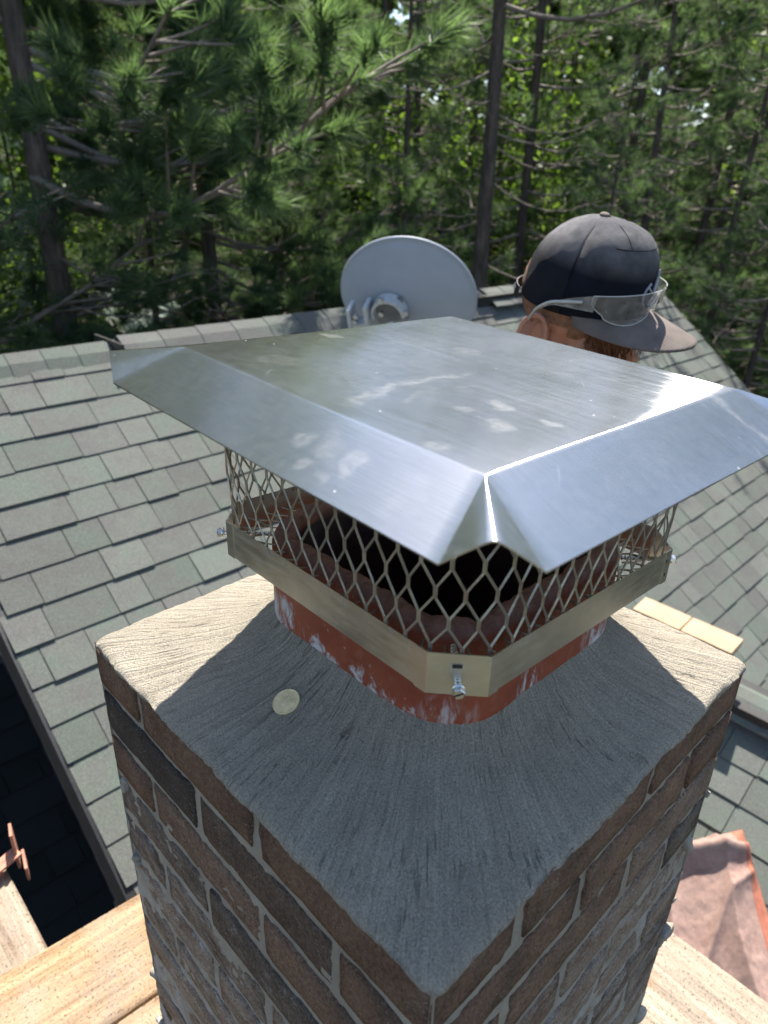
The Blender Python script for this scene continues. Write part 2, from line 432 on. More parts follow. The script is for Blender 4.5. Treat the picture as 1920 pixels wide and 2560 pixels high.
def m_glass():
    t = NT('clear_polycarbonate')
    tr = t.n('BsdfTransparent', {'Color': (.975, .98, .975)})
    gl = t.n('BsdfGlossy', {'Color': (.9, .9, .9), 'Roughness': .08})
    d1 = t.n('BsdfDiffuse', {'Color': (.75, .75, .72)}); d2 = t.n('BsdfTranslucent', {'Color': (.75, .75, .72)})
    di = t.n('MixShader', {0: .5, 1: d1.outputs[0], 2: d2.outputs[0]})
    fr = t.n('Fresnel', {'IOR': 1.55})
    m1 = t.n('MixShader', {0: fr.outputs[0], 1: tr.outputs[0], 2: gl.outputs[0]})
    dn = t.ramp(t.noise(t.objc(), 60, 4), [(.35, .12), (.7, .34)])
    m2 = t.n('MixShader', {0: dn, 1: m1.outputs[0], 2: di.outputs[0]})
    t.t.links.new(m2.outputs[0], t.out.inputs[0]); return t.m

def m_cap(name, base, weave):
    t = NT(name); p = t.objc(); z = t.sep(t.n('TexCoord').outputs['Object'])[2]
    c = t.ramp(t.noise(p, 18, 4), [(.3, tuple(x * .75 for x in base)), (.7, tuple(x * 1.3 for x in base))])
    # pale dust with sunlight painted in on the upper half of the cap
    d = t.math('MULTIPLY', t.ramp(t.noise(p, 22, 5, .6), [(.3, .35), (.7, 1.0)]), t.n('MapRange', {0: z, 1: .080, 2: .118, 3: .0, 4: .85}).outputs[0])
    c = t.mix(d, c, (.33, .32, .325))
    wv = t.n('TexWave', {'Vector': p, 'Scale': weave, 'Distortion': .6}, bands_direction='DIAGONAL').outputs[1]
    t.P(Base_Color=c, Roughness=.9, Normal=t.bump(wv, .0012)); t.b.inputs['Specular IOR Level'].default_value = .15
    return t.m

def m_brim():
    t = NT('cap_brim_cloth'); p = t.objc()
    w = t.n('TexWave', {'Vector': t.n('Mapping', {'Vector': p, 'Location': (.02, 0, 0)}).outputs[0], 'Scale': 75.0, 'Distortion': .4}, wave_type='RINGS', rings_direction='Z').outputs[1]
    c = t.ramp(t.noise(p, 25, 5), [(.3, (.080, .066, .058)), (.7, (.145, .116, .100))])
    t.P(Base_Color=c, Roughness=.9, Normal=t.bump(w, .00012)); return t.m

def m_skin():
    t = NT('skin'); p = t.objc()
    c = t.ramp(t.noise(p, 30, 4), [(.3, (.34, .150, .095)), (.7, (.44, .215, .140))])
    t.P(Base_Color=c, Roughness=.5, Subsurface_Weight=.12, Subsurface_Radius=(.012, .005, .003), Normal=t.bump(t.noise(p, 300, 3), .0004))
    return t.m

def m_cloth(name, lo, hi, sc_=9.0):
    t = NT(name); p = t.objc()
    c = t.ramp(t.noise(p, sc_, 6, .65), [(.28, lo), (.72, hi)])
    fine = t.noise(p, 60, 4, .7)
    c = t.mix(.3, c, t.ramp(fine, [(.35, .3), (.65, .7)]), 'OVERLAY')
    t.P(Base_Color=c, Roughness=.95, Normal=t.bump(t.math('ADD', fine, t.noise(p, 700, 2)), .0012)); return t.m

M = dict(shingle=m_shingle(), shingle_shade_painted=m_shingle_shade_painted(), brick=m_brick(), mortar=m_mortar('mortar', (.27, .236, .188), (.41, .355, .282), .8), crown=m_crown(), flue=m_flue(),
         lid=m_lid(), band=m_band(), wire=m_wire(), bark=m_bark(), glass=m_glass(), frost=simple('frosted_plastic', (.42, .43, .41), .35, 0, 60, .1, 0), skin=m_skin(),
         deck=simple('roof_underlay', (.030, .032, .033), .95), fascia=simple('brown_fascia', (.052, .036, .028), .7),
         bolt=simple('zinc_bolt', (.70, .70, .70), .25, 1.0, 60, .1, .0001), coin=simple('coin_metal', (.76, .61, .34), .45, .15, 200, .15, .0003),
         steel_dark=simple('dull_steel', (.17, .175, .185), .5, .2, 30, .2), black=simple('black_plastic', (.014, .014, .015), .45), siding=simple('wall_siding', (.16, .12, .09), .8),
         plank_new=m_wood('fresh_plank_wood', (.235, .145, .075), (.365, .250, .148), .55, 'X'),
         tan=simple('tan_board', (.36, .25, .155), .8, 0, 12, .14), rust=simple('rusty_pink_steel', (.34, .155, .105), .7, .2, 40, .35),
         dish=simple('dish_grey', (.30, .335, .39), .55, 0, 6, .06, 0), galv=simple('galvanised_steel', (.50, .51, .52), .4, .25, 30, .15),
         cloth=m_cloth('drop_cloth', (.225, .140, .116), (.335, .226, .190)), cloth_edge=m_cloth('drop_cloth_orange', (.30, .095, .058), (.37, .14, .09)),
         cap=m_cap('navy_cap_cloth', (.012, .0145, .024), 500), capmesh=m_cap('navy_cap_mesh', (.016, .018, .024), 260), brim=m_brim(),
         thread=simple('grey_thread', (.26, .26, .31), .6, 0, 300, .2), hair=m_cloth('red_brown_hair', (.075, .030, .015), (.17, .075, .035), 70),
         stubble=m_cloth('short_hair', (.16, .080, .045), (.26, .14, .085), 120), shirt=m_cloth('work_shirt', (.10, .11, .12), (.17, .18, .19)),
         jeans=m_cloth('work_jeans', (.05, .06, .085), (.10, .12, .16)), boot=simple('boot_leather', (.10, .06, .035), .7),
         eye=simple('eye_white', (.6, .58, .55), .2), ground=simple('forest_floor', (.042, .040, .022), .95, 0, .8, .5, .02),
         mint=simple('mint_siding', (.42, .52, .46), .8, 0, 3, .06), white=simple('white_trim', (.74, .74, .70), .7, 0, 3, .06),
         mintroof=simple('pale_roofing', (.34, .42, .37), .85, 0, 4, .1),
         needle=m_leaf('pine_needle', (.050, .088, .054), (.130, .190, .102), .54), leaf=m_leaf('broad_leaf', (.055, .105, .022), (.180, .265, .060), .48),
         wood_leaf=m_leaf('woodland_leaf', (.035, .062, .020), (.165, .225, .060), .45), dead=simple('dead_twig', (.20, .165, .14), .9))

# ------------------------------------------------------------------ ground
g = 600
gv = np.array([[-g, -g, -6.2], [g, -g, -6.2], [g, g, -6.2], [-g, g, -6.2]])
tag(part('ground', gv, [(0, 1, 2, 3)], M['ground']), kind='structure')

# ------------------------------------------------------------------ house and its roofs
SA, ZA, YR = 0.75, -2.67, 3.16            # main slope: z = ZA + SA*y, ridge at y = YR
XL, XR = 0.27, 6.45                       # rakes
SD, ZD, XD = 0.75, -3.65, 2.72            # cross gable: z = ZD + SD*x, ridge at x = XD
house = thing('house', 'green shingled house roof the brick chimney rises through', 'house', (2.5, 1.5, -6.2))
RL = math.hypot(1, SA)

def occluded(P):
    lo = [(0, 0, -3), (0.02, 0.0, 0.27)]; hi = [(.5, .5, 0.03), (.50, .47, .32)]
    d = P - CAM
    for a, b in zip(lo, hi):
        t0, t1 = 0.0, 0.99
        for k in range(3):
            if abs(d[k]) < 1e-9: continue
            ta, tb = (a[k] - CAM[k]) / d[k], (b[k] - CAM[k]) / d[k]
            if ta > tb: ta, tb = tb, ta
            t0, t1 = max(t0, ta), min(t1, tb)
        if t0 < t1: return True
    return False

def shingle_slabs(O, e1, e2, n, u0, u1, rows, keep, seed, expo=0.143):
    r = random.Random(seed); out = []
    for k in range(rows):
        u = u0 + r.uniform(-.25, 0); s = k * expo
        while u < u1:
            w = r.choice((.14, .165, .19, .23, .27)) + r.uniform(-.015, .015)
            a, b = max(u, u0), min(u + w, u1); u += w
            if b - a < .03: continue
            th = r.choice((.006, .007, .010, .0115)); lift = r.uniform(0, .0015); sk = r.uniform(-.004, .004)
            gp = .0018
            c = O + e1 * (a + b) / 2 + e2 * (s + expo / 2)
            if not keep(c): continue
            def pt(uu, ss, h): return O + e1 * uu + e2 * ss + n * h
            s0 = s + sk; s1 = s + expo + .03
            V = np.array([pt(a + gp, s0, .002), pt(b - gp, s0, .002), pt(b - gp, s1, .0003), pt(a + gp, s1, .0003),
                          pt(a + gp, s0, .002 + th + lift), pt(b - gp, s0, .002 + th + lift), pt(b - gp, s1, .0015), pt(a + gp, s1, .0015)])
            px, py, z = project(c)
            vis = z > 0 and -60 < px < 1980 and -60 < py < 2620 and not occluded(c)
            tint = (min(1, max(0, r.gauss(.5, .14))), r.uniform(.84, 1.08), 0)
            out.append((vis, (b - a) * expo / max(z, .1) ** 2, V, tint))
    return out

nA = norm([0, -SA, 1]); eA = norm([0, 1, SA])
yb = YR - 31 * .143 / RL * 1.0
OA = np.array([0, yb, ZA + SA * yb])
def keepA(c): return not (c[1] < c[0] - 1.3 + .02 and c[1] < -(c[0] - 2 * XD) - 1.3 + .02) and not (-.01 < c[0] < .52 and -.03 < c[1] < .52)
slA = shingle_slabs(OA, X, eA, nA, XL, XR, 31, keepA, 3)
nD = norm([-SD, 0, 1]); eD = norm([1, 0, SD])
xb = XD - 14 * .143 / RL
OD = np.array([xb, 0, ZD + SD * xb])
def keepD(c): return c[1] < c[0] - 1.3 + .03
slD = shingle_slabs(OD, -Y, eD, nD, -1.6, 1.2, 14, keepD, 5)
allS = [(v, a, V, t, 'A') for v, a, V, t in slA] + [(v, a, V, t, 'D') for v, a, V, t in slD]
order = sorted([i for i in range(len(allS)) if allS[i][0]], key=lambda i: -allS[i][1])[:300]
pick = set(order)

def poly_slab(P, n, t):
    P = np.asarray(P, float); k = len(P)
    V = np.concatenate([P, P - np.asarray(n) * t])
    F = [tuple(range(k)), tuple(range(2 * k - 1, k - 1, -1))] + [(i + k, (i + 1) % k + k, (i + 1) % k, i) for i in range(k)]
    return V, F

zr = ZA + SA * YR
V, F = poly_slab([(XL + .02, yb, ZA + SA * yb), (XR - .02, yb, ZA + SA * yb), (XR - .02, YR, zr), (XL + .02, YR, zr)], nA, .03)
main_roof = part('main_roof', V, F, M['deck'], house)
zd = ZD + SD * XD
V, F = poly_slab([(xb, 1.25, ZD + SD * xb), (xb, -1.6, ZD + SD * xb), (XD, -1.6, zd), (XD, 1.45, zd)], nD, .03)
cross_roof = part('cross_gable_roof', V, F, M['deck'], house)
rest = {'A': MB(), 'D': MB()}
for i, (v, a, V, t, w) in enumerate(allS):
    if i in pick:
        part('shingle', V, BOXF, M['shingle'], main_roof if w == 'A' else cross_roof, tint=t, origin=V.mean(0))
    else: rest[w].add(V, BOXF, t)
rest['A'].build('shingle_field', M['shingle'], main_roof, kind='stuff')
rest['D'].build('shingle_field', M['shingle'], cross_roof, kind='stuff')
# far sides of both gables
V, F = poly_slab([(XL, YR, zr), (XR, YR, zr), (XR, 2 * YR - yb, ZA + SA * yb), (XL, 2 * YR - yb, ZA + SA * yb)], norm([0, SA, 1]), .03)
part('back_roof', V, F, M['shingle'], house, tint=(.5, 1, 0))
V, F = poly_slab([(XD, 1.45, zd), (XD, -1.6, zd), (2 * XD - xb, -1.6, ZD + SD * xb), (2 * XD - xb, 1.25, ZD + SD * xb)], norm([SD, 0, 1]), .03)
part('cross_gable_back_roof', V, F, M['shingle'], house, tint=(.5, 1, 0))

# ridge caps (bent shingles) and the raised ridge vents below them
def ridge_cap(A, B, d, side, up, hw, drop, th, parent, tint):
    """A->B along the ridge"""
    V = []
    for P, lift in ((A, th), (B, 0.003)):
        for s, dz in ((-hw, -drop), (-hw * .35, -drop * .22), (0, 0), (hw * .35, -drop * .22), (hw, -drop)):
            V.append(np.asarray(P) + np.asarray(side) * s + np.array([0, 0, up + dz + lift]))
    V = np.array(V); top = V.copy(); V = np.concatenate([V, top - np.array([0, 0, .006])])
    F = [(i, i + 5, i + 6, i + 1) for i in range(4)] + [(i + 10, i + 11, i + 16, i + 15) for i in range(4)]
    F += [(i, i + 1, i + 11, i + 10) for i in range(4)] + [(i + 5, i + 15, i + 16, i + 6) for i in range(4)] + [(0, 10, 15, 5), (4, 9, 19, 14)]
    return part('ridge_cap', V, F, M['shingle'], parent, tint=tint, smooth=False)
rr = random.Random(11)
x = XL
while x < XR - .05:
    L = .15 if x < 1.0 else .21
    vent = x > 1.18; hi_vent = x > 3.8
    ridge_cap((x, YR, zr), (min(x + L + .03, XR), YR, zr), X, Y, .042 if hi_vent else (.034 if vent else .014), .150 if not vent else .175, .10 if hi_vent else .150, .008, house, (rr.gauss(.55, .2), rr.uniform(.9, 1.05), 0))
    x += L
V, F = box((5.12, YR, zr - .020), X, Y, Z, 1.30, .125, .035)
part('ridge_vent', V, F, M['black'], house)
V, F = box((1.19, YR, zr - .018), X, Y, Z, .006, .150, .048); part('vent_end', V, F, M['black'], house)
y = 1.40
while y > -1.5:
    ridge_cap((XD, y, zd), (XD, y - .24, zd), -Y, X, .045, .135, .085, .008, house, (rr.gauss(.4, .15), rr.uniform(.95, 1.05), 0))
    y -= .21
V, F = box((XD, -.05, zd - .015), X, Y, Z, .112, 1.44, .037)
part('ridge_vent', V, F, M['black'], house)

# gable end: barge board, soffit, wall, lower roof in the shade
def slope_strip(x0, x1, y0, y1, dz0, dz1):
    P = [(x, y, ZA + SA * y + d) for x in (x0, x1) for y in (y0, y1) for d in (dz0, dz1)]
    return np.array(P), [(0, 1, 3, 2), (4, 6, 7, 5), (0, 4, 5, 1), (2, 3, 7, 6), (0, 2, 6, 4), (1, 5, 7, 3)]
V, F = slope_strip(XL - .006, XL + .016, yb, YR, -.215, -.004); part('barge_board', V, F, M['fascia'], house)
V, F = slope_strip(XL + .012, XL + .006 + .02, yb, YR, -.30, -.214); part('frieze_board', V, F, M['fascia'], house)
V, F = slope_strip(XL - .012, XL + .02, yb, YR, -.003, .004); part('drip_edge', V, F, M['black'], house)
V, F = slope_strip(XL + .02, XL + .40, yb, YR, -.232, -.206); part('soffit', V, F, M['fascia'], house)
for k in range(11):
    zz = -4.6 + k * .2
    V, F = box((XL + .16 + (.004 if k % 2 else 0), .6, zz), X, Y, Z, .012, 2.0, .099); part('wall_board', V, F, M['siding'], house)
V = np.array([(XL + .18, -1.2, -6.2), (XR - .3, -1.2, -6.2), (XR - .3, 2 * YR - yb - .3, -6.2), (XL + .18, 2 * YR - yb - .3, -6.2)] +
             [(XL + .18, yb + .05, -4.0), (XR - .3, yb + .05, -4.0), (XR - .3, 2 * YR - yb - .3, ZA + SA * yb - .15), (XL + .18, 2 * YR - yb - .3, ZA + SA * yb - .15)])
part('wall', V, BOXF, M['siding'], house)
V, F = poly_slab([(XL + .18, yb + .3, -2.9), (XL + .18, 2 * YR - yb - .3, -2.9), (XL + .18, YR, zr - .12)], X, .02); part('gable_wall', V, F, M['siding'], house)
ZL = ZA - 1.43
V, F = poly_slab([(-2.6, -1.0, ZL - SA * 1.0), (XL + .18, -1.0, ZL - SA * 1.0), (XL + .18, YR, ZL + SA * YR), (-2.6, YR, ZL + SA * YR)], nA, .05)
low = part('lower_roof', V, F, M['deck'], house)
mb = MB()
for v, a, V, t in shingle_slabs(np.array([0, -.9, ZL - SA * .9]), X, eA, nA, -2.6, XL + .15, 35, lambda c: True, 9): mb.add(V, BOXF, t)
mb.build('shingle_field', M['shingle_shade_painted'], low, kind='stuff')  # shade painted into the shingle colour
V, F = poly_slab([(-2.6, YR, ZL + SA * YR), (XL + .18, YR, ZL + SA * YR), (XL + .18, YR + 3.4, ZL), (-2.6, YR + 3.4, ZL)], norm([0, SA, 1]), .05)
part('lower_back_roof', V, F, M['shingle'], house, tint=(.5, 1, 0))
V, F = box((-1.15, 3.2, -5.2), X, Y, Z, 1.3, 3.0, 1.0); part('lower_wall', V, F, M['siding'], house)

# ------------------------------------------------------------------ chimney
chim = thing('chimney', 'square brown brick chimney with grey mortar crown and red clay flue', 'chimney', (.25, .25, -3.0))
W = .50; CP = .0645; BH = .0545; TK = .092; ST = .194; JT = .010
def bmesh_brick(l, w, h, n, seed):
    V, F = rounded_block((l / 2, w / 2, h / 2), n, .0028)
    N = norm(V / np.array([l / 2, w / 2, h / 2]) ** 1)
    off = rng.uniform(0, 50, 3)
    d = fbm(V * 48 + off, 3, seed) * .0019 + fbm(V * 260 + off, 2, seed + 5) * .0011
    V = V + norm(V * np.array([1 / l, 1 / w, 1 / h]) ** 3 * 1e6) * d[:, None]
    return V, F
nb_rest = MB()
br = random.Random(21)
dark_override = {}
for c in range(34):
    z0 = -BH / 2 - .0005 - c * CP
    lay = []
    flip = c % 2 == 1
    # four sides as a pinwheel; s along each side
    for side in range(4):
        s = 0.0 if not flip else TK + JT
        for k in range(2):
            lay.append((side, s + ST / 2, ST)); s += ST + JT
    for side, mid, L in lay:
        if side == 0: cx, cy, rot = TK / 2, mid, 1        # -X face
        elif side == 2: cx, cy, rot = W - TK / 2, W - mid, 1
        elif side == 1: cx, cy, rot = W - mid, TK / 2, 0  # -Y face
        else: cx, cy, rot = mid, W - TK / 2, 0
        if side in (1, 3): pass
        visible = c < 16
        n = (14, 7, 5) if c < 6 and side < 2 else (8, 4, 3)
        V, F = bmesh_brick(L + br.uniform(-.004, .003), TK, BH + br.uniform(-.002, .002), n, c * 10 + side)
        if rot: V = np.stack([-V[:, 1], V[:, 0], V[:, 2]], 1)
        V = V + np.array([cx + br.uniform(-.0012, .0012), cy + br.uniform(-.0012, .0012), z0 + br.uniform(-.0015, .0015)])
        hue = min(1, max(0, br.gauss(.55, .24)))
        if side == 1 and c > 2: pale_add = .3
        else: pale_add = 0
        if c == 1 and side == 0: hue = .05 if mid > .2 else .25
        if c == 0 and side == 0: hue = .42
        if c == 3 and side == 0: hue = .12
        if c < 2 and side == 1: hue = max(hue, .5)
        pale = min(1.0, max(0.05, (c - 1.4) * .26 + br.uniform(-.1, .25) + pale_add))  # paler down the courses: mortar smear and dust, with bounced light painted in
        t = (hue, pale, 0)
        if visible: part('brick', V, F, M['brick'], chim, smooth=True, tint=t, origin=V.mean(0))
        else: nb_rest.add(V, F, t)
nb_rest.build('lower_brickwork', M['brick'], chim, kind='stuff')

# mortar: a rough skin standing 2-4 mm behind the brick faces, smeared over them lower down
def mortar_side(P0, e, n, L, z1, z0, step, seed):
    nu, nv = int(L / step) + 1, int((z1 - z0) / step) + 1
    u = np.linspace(0, L, nu); z = np.linspace(z0, z1, nv)
    U, Zz = np.meshgrid(u, z)
    P = P0 + U[..., None] * e + Zz[..., None] * np.array([0, 0, 1.0])
    lowf = np.clip((-.10 - Zz) / .35, 0, 1)
    d = fbm(P * 42, 4, seed) * .0022 + fbm(P * 150, 2, seed + 3) * .0012 - .0030 + lowf * (.0016 + np.clip(fbm(P * 11, 3, seed + 9) - .02, 0, 1) * .0040 + fbm(P * 60, 3, seed + 21) * .0012)
    P = P + n * d[..., None]
    return P.reshape(-1, 3), grid_faces(nu, nv)
mv, mf, mo = [], [], 0
for P0, e, n, stp in (((0, W, 0), -Y, -X, .0042), ((0, 0, 0), X, -Y, .0042), ((W, 0, 0), Y, X, .012), ((W, W, 0), -X, Y, .012)):
    V, F = mortar_side(np.array(P0, float), e, n, W, -.002, -1.15, stp, 4); mv.append(V); mf.append(F + mo); mo += len(V)
V, F = box((W / 2, W / 2, -1.9), X, Y, Z, W / 2 - .003, W / 2 - .003, .78)
mv.append(V); mf.append(np.array(F) + mo); mo += 8
part('mortar', np.concatenate(mv), np.concatenate(mf), M['mortar'], chim, smooth=True)
# squeezed-out lumps of mortar on the corner edges
mb = MB(); lr = random.Random(5)
for cx, cy, dx, dy in ((0, W, -1, 1), (W, 0, 1, -1)):
    for c in range(2, 15):
        for k in range(lr.choice((0, 1, 2))):
            z = -(c + 1) * CP + .005 + lr.uniform(-.016, .016); r = lr.uniform(.004, .009) + (.002 if c > 5 else 0)
            V, F = rounded_block((r, r, r * lr.uniform(.6, 1.8)), (6, 6, 6), r * .6)
            V = V * (1 + fbm(V * 75 + lr.uniform(0, 90), 3, k)[:, None] * 1.2)
            V = V + np.array([cx - dx * lr.uniform(.000, .022), cy + dy * lr.uniform(-.004, .003), z]) if lr.random() < .5 else V + np.array([cx + dx * lr.uniform(-.004, .003), cy - dy * lr.uniform(.0, .022), z])
            mb.add(V, F)
mb.build('mortar_lump', M['mortar'], chim, smooth=True, kind='stuff')

# crown
FC = np.array([.262, .236]); FR = .141
def sq_point(phi, c, h, r):
    """point on a rounded square (half size h, corner radius r) in direction phi from its centre"""
    d = np.stack([np.cos(phi), np.sin(phi)], -1)
    a = np.abs(d); t = h / np.max(a, -1)
    p = d * t[..., None]
    q = np.abs(p); inn = h - r
    corner = (q[..., 0] > inn) & (q[..., 1] > inn)
    # intersect ray with the corner circle
    cc = np.array([inn, inn]); b = (a * cc).sum(-1); disc = np.maximum(b * b - (cc @ cc - r * r), 0)
    tc = b + np.sqrt(disc)
    p = np.where(corner[..., None], d * tc[..., None], p)
    return p + c
def crown_z(t, dist):
    return .003 + .036 * t ** 1.15 + .021 * np.exp(-((1 - t) * dist) / .020)
NA, NR = 1100, 84
phi = np.linspace(0, 2 * np.pi, NA, endpoint=False)
# spread samples evenly along the outline
oc = np.array([W / 2, W / 2])
Po = sq_point(phi, oc, W / 2 + .0015, .013)
seg = np.linalg.norm(np.roll(Po, -1, 0) - Po, axis=1); cs = np.concatenate([[0], np.cumsum(seg)])
tt = np.linspace(0, cs[-1], NA, endpoint=False)
phi = np.interp(tt, cs, np.concatenate([phi, [2 * np.pi]]))
Po = sq_point(phi, oc, W / 2 + .0015, .013)
ang2 = np.arctan2(Po[:, 1] - FC[1], Po[:, 0] - FC[0])
Pi = sq_point(ang2, FC, FR - .004, .060)
wob = fbm(np.stack([Po[:, 0] * 30, Po[:, 1] * 30, Po[:, 0] * 0], -1), 3, 3) * .0028 + fbm(np.stack([Po[:, 0] * 160, Po[:, 1] * 160, Po[:, 0] * 0], -1), 2, 8) * .0014
od = norm(Po - oc)
rows = []; uvs = []
dist = np.linalg.norm(Po - Pi, axis=1)
ul = tt / cs[-1] * 2.0
for k, (off, zz) in enumerate(((-.004, -.0075), (.0005, -.005), (.0012, -.0018))):
    p = Po + od * (off + wob)[:, None]; rows.append(np.stack([p[:, 0], p[:, 1], np.full(NA, zz) + fbm(np.stack([ul * 60, ul * 0, ul * 0], -1), 2, 2) * .0028], -1)); uvs.append(np.stack([ul, np.full(NA, -.02 + k * .005)], -1))
for j in range(NR):
    t = (j / (NR - 1)) ** .9
    p = (Po + od * (wob * (1 - t))[:, None]) * (1 - t) + Pi * t
    z = crown_z(t, dist) - .003 * math.exp(-t / .015)
    Q = np.stack([p[:, 0], p[:, 1], np.zeros(NA)], -1)
    g1 = fbm(Q * np.array([22, 22, 1.]), 3, 12) * .0030
    gs = fbm(np.stack([ul * 190 + fbm(Q * 9, 2, 30) * 1.2, np.full(NA, t * 4.5), ul * 0], -1), 3, 15) * .0013
    rows.append(np.stack([p[:, 0], p[:, 1], z + (g1 + gs) * min(1, .25 + t * 6)], -1)); uvs.append(np.stack([ul, np.full(NA, t * .18)], -1))
V = np.concatenate(rows); UV = np.concatenate(uvs)
part('mortar_crown', V, grid_faces(NA, len(rows), True), M['crown'], chim, smooth=True, uv=UV)

# flue liner
def rsq(c, h, r, n):
    ph = np.linspace(0, 2 * np.pi, n, endpoint=False); return sq_point(ph, c, h, r)
n = 240; prof = [(.139, -.02), (.139, .05), (.139, .11), (.1385, .140), (.136, .1475), (.131, .151), (.121, .1505), (.117, .147), (.115, .138), (.115, .08), (.115, -.2), (.115, -.8)]
rows = []; tn = []
for k, (h, z) in enumerate(prof):
    p = rsq(FC, h, .060 if h > .125 else .046, n)
    Q = np.stack([p[:, 0], p[:, 1], np.full(n, z)], -1)
    dz = (np.minimum(0, fbm(Q * 48, 4, 40)) * .013 + fbm(Q * 200, 2, 44) * .0012) * (1 if z > .139 else 0)
    rn = fbm(Q * 70, 4, 50) * .0030 * (1 if z > .135 else .15)
    p = p + norm(p - FC) * rn[:, None]
    rows.append(np.stack([p[:, 0], p[:, 1], z + dz], -1)); tn.append(np.tile([1.0 if k >= 8 else 0.0, 0, 0], (n, 1)))
V = np.concatenate(rows); F = grid_faces(n, len(rows), True)
part('flue_liner', V, F, M['flue'], chim, smooth=True, tint=np.concatenate(tn))
p = rsq(FC, .114, .046, 48); V = np.concatenate([np.c_[p, np.full(48, -.79)], np.c_[p, np.full(48, -.81)]])
part('smoke_shelf', V, [tuple(range(48)), tuple(range(95, 47, -1))], M['black'], chim)

# ------------------------------------------------------------------ coin on the crown
cc = np.array([.0775, .2555])
def crown_at(x, y):
    a = math.atan2(y - FC[1], x - FC[0])
    lo, hi = 0.0, 1.0
    pin = sq_point(np.array([a]), FC, FR - .004, .060)[0]
    d = np.array([math.cos(a), math.sin(a)])
    # distance to the outer square along the same ray
    tx = ((W if d[0] > 0 else 0) - FC[0]) / d[0] if abs(d[0]) > 1e-9 else 9; ty = ((W if d[1] > 0 else 0) - FC[1]) / d[1] if abs(d[1]) > 1e-9 else 9
    ro = min(tx, ty); ri = np.linalg.norm(pin - FC); r = math.hypot(x - FC[0], y - FC[1])
    t = (ro - r) / (ro - ri); return float(crown_z(np.array(t), ro - ri))
zc = crown_at(*cc); e = .012
cn = norm([-(crown_at(cc[0] + e, cc[1]) - crown_at(cc[0] - e, cc[1])) / (2 * e), -(crown_at(cc[0], cc[1] + e) - crown_at(cc[0], cc[1] - e)) / (2 * e), 1])
cu = norm(np.cross(Y, cn)); cv = np.cross(cn, cu)
n = 144; R0 = .0131; rows = []
def relief(x, y):
    # plain raised bust facing left with a few curls, and beading round the rim
    q = lambda ax, ay, sx, sy: np.exp(-(((x - ax) / sx) ** 2 + ((y - ay) / sy) ** 2) ** 1.6)
    h = .9 * q(.0005, .0015, .0042, .0050) + .7 * q(.001, -.0055, .0048, .0032) + .35 * q(-.0036, .0005, .0012, .0020)
    h = h + .25 * np.sin(x * 2600 + 2 * np.sin(y * 900)) * q(.0026, .0022, .0032, .0042)
    return h * .0008
prof = [(R0, 0), (R0, .0014), (R0 - .0002, .0017), (R0 - .0009, .00172), (R0 - .0013, .0014), (.0112, .00135)] + [(.0112 * k / 16, .00135) for k in range(15, 0, -1)]
for h, z in prof:
    a = np.linspace(0, 2 * np.pi, n, endpoint=False)
    rr_ = h + (np.where(np.arange(n) % 2, .00008, -.00008) if z < .0015 and h == R0 else 0)
    x, y = rr_ * np.cos(a), rr_ * np.sin(a)
    zz = z + (relief(x, y) if h <= .0112 else 0) + (.00010 * (np.arange(n) % 6 < 3) if h == .0112 else 0)
    rows.append(np.array([cc[0], cc[1], zc + .0016]) + x[:, None] * cu + y[:, None] * cv + np.broadcast_to(zz, (n,))[:, None] * cn)
V = np.concatenate(rows); F = [tuple(f) for f in grid_faces(n, len(rows), True)] + [tuple((len(rows) - 1) * n + k for k in range(n)), tuple(range(n))[::-1]]
tag(part('coin', V, F, M['coin'], smooth=False), 'small pale gold coin lying on the grey mortar crown', 'coin')

# ------------------------------------------------------------------ chimney cap
cap = thing('chimney_cover', 'shiny metal chimney cap with mesh sides over the clay flue', 'chimney cap', (.262, .236, .12))
LC = np.array([.2673, .2341]); LR = -.0088; LTX, LTY = -.0264, .0381; LA, LB, LZ, LD, LH = .1785, .1718, .3118, .0618, .0269
def lidW(x, y, z):
    c, s = math.cos(LR), math.sin(LR)
    return np.stack([LC[0] + x * c - y * s, LC[1] + x * s + y * c, LZ + z + x * LTX + y * LTY], -1)
# profile across the bend: (outward, z)
th = math.atan2(LH, LD); rb = .011; prof = []
for k in range(9):
    a = th * k / 8; prof.append((rb * math.sin(a) - rb * math.tan(th / 2), -rb * (1 - math.cos(a))))
o1, z1 = prof[-1]
for k in range(1, 9):
    f = k / 8; prof.append((o1 + (LD - o1) * f, z1 + (-LH - z1) * f))
prof = np.array(prof); NPf = len(prof)
# per corner: cut back on the x side strip, on the y side strip, height of the pinch, lift of the x strip's end
edges_e = {(-1, -1): (.040, .040, .016, 0), (-1, 1): (.020, .048, .002, .014), (1, 1): (.036, .036, .014, 0), (1, -1): (.036, .036, .014, 0)}
ring = []   # columns round the lid; each column = profile points
ruv = []
def dent(x, y): return 0.0006 * np.sin(x * 9 + 1) * np.cos(y * 7) - .0012 * np.exp(-((x + .06) ** 2 + (y - .02) ** 2) / .006)
corners = [(-1, -1), (1, -1), (1, 1), (-1, 1)]
NS, NC = 36, 26
def side_end(cx, cy, along):
    """profile points at the end of the strip next to corner (cx,cy); along='x' -> strip on the y side"""
    ex_, ey_, b, lf = edges_e[(cx, cy)]; e = ex_ if along == 'x' else ey_
    o = prof[:, 0]; oo = np.where(o < 0, o, o * (LD - e) / LD)
    if along == 'x': return np.stack([cx * (LA + oo), cy * (LB + o), prof[:, 1] + lf * np.clip(o / LD, 0, 1)], -1)
    return np.stack([cx * (LA + o), cy * (LB + oo), prof[:, 1]], -1)
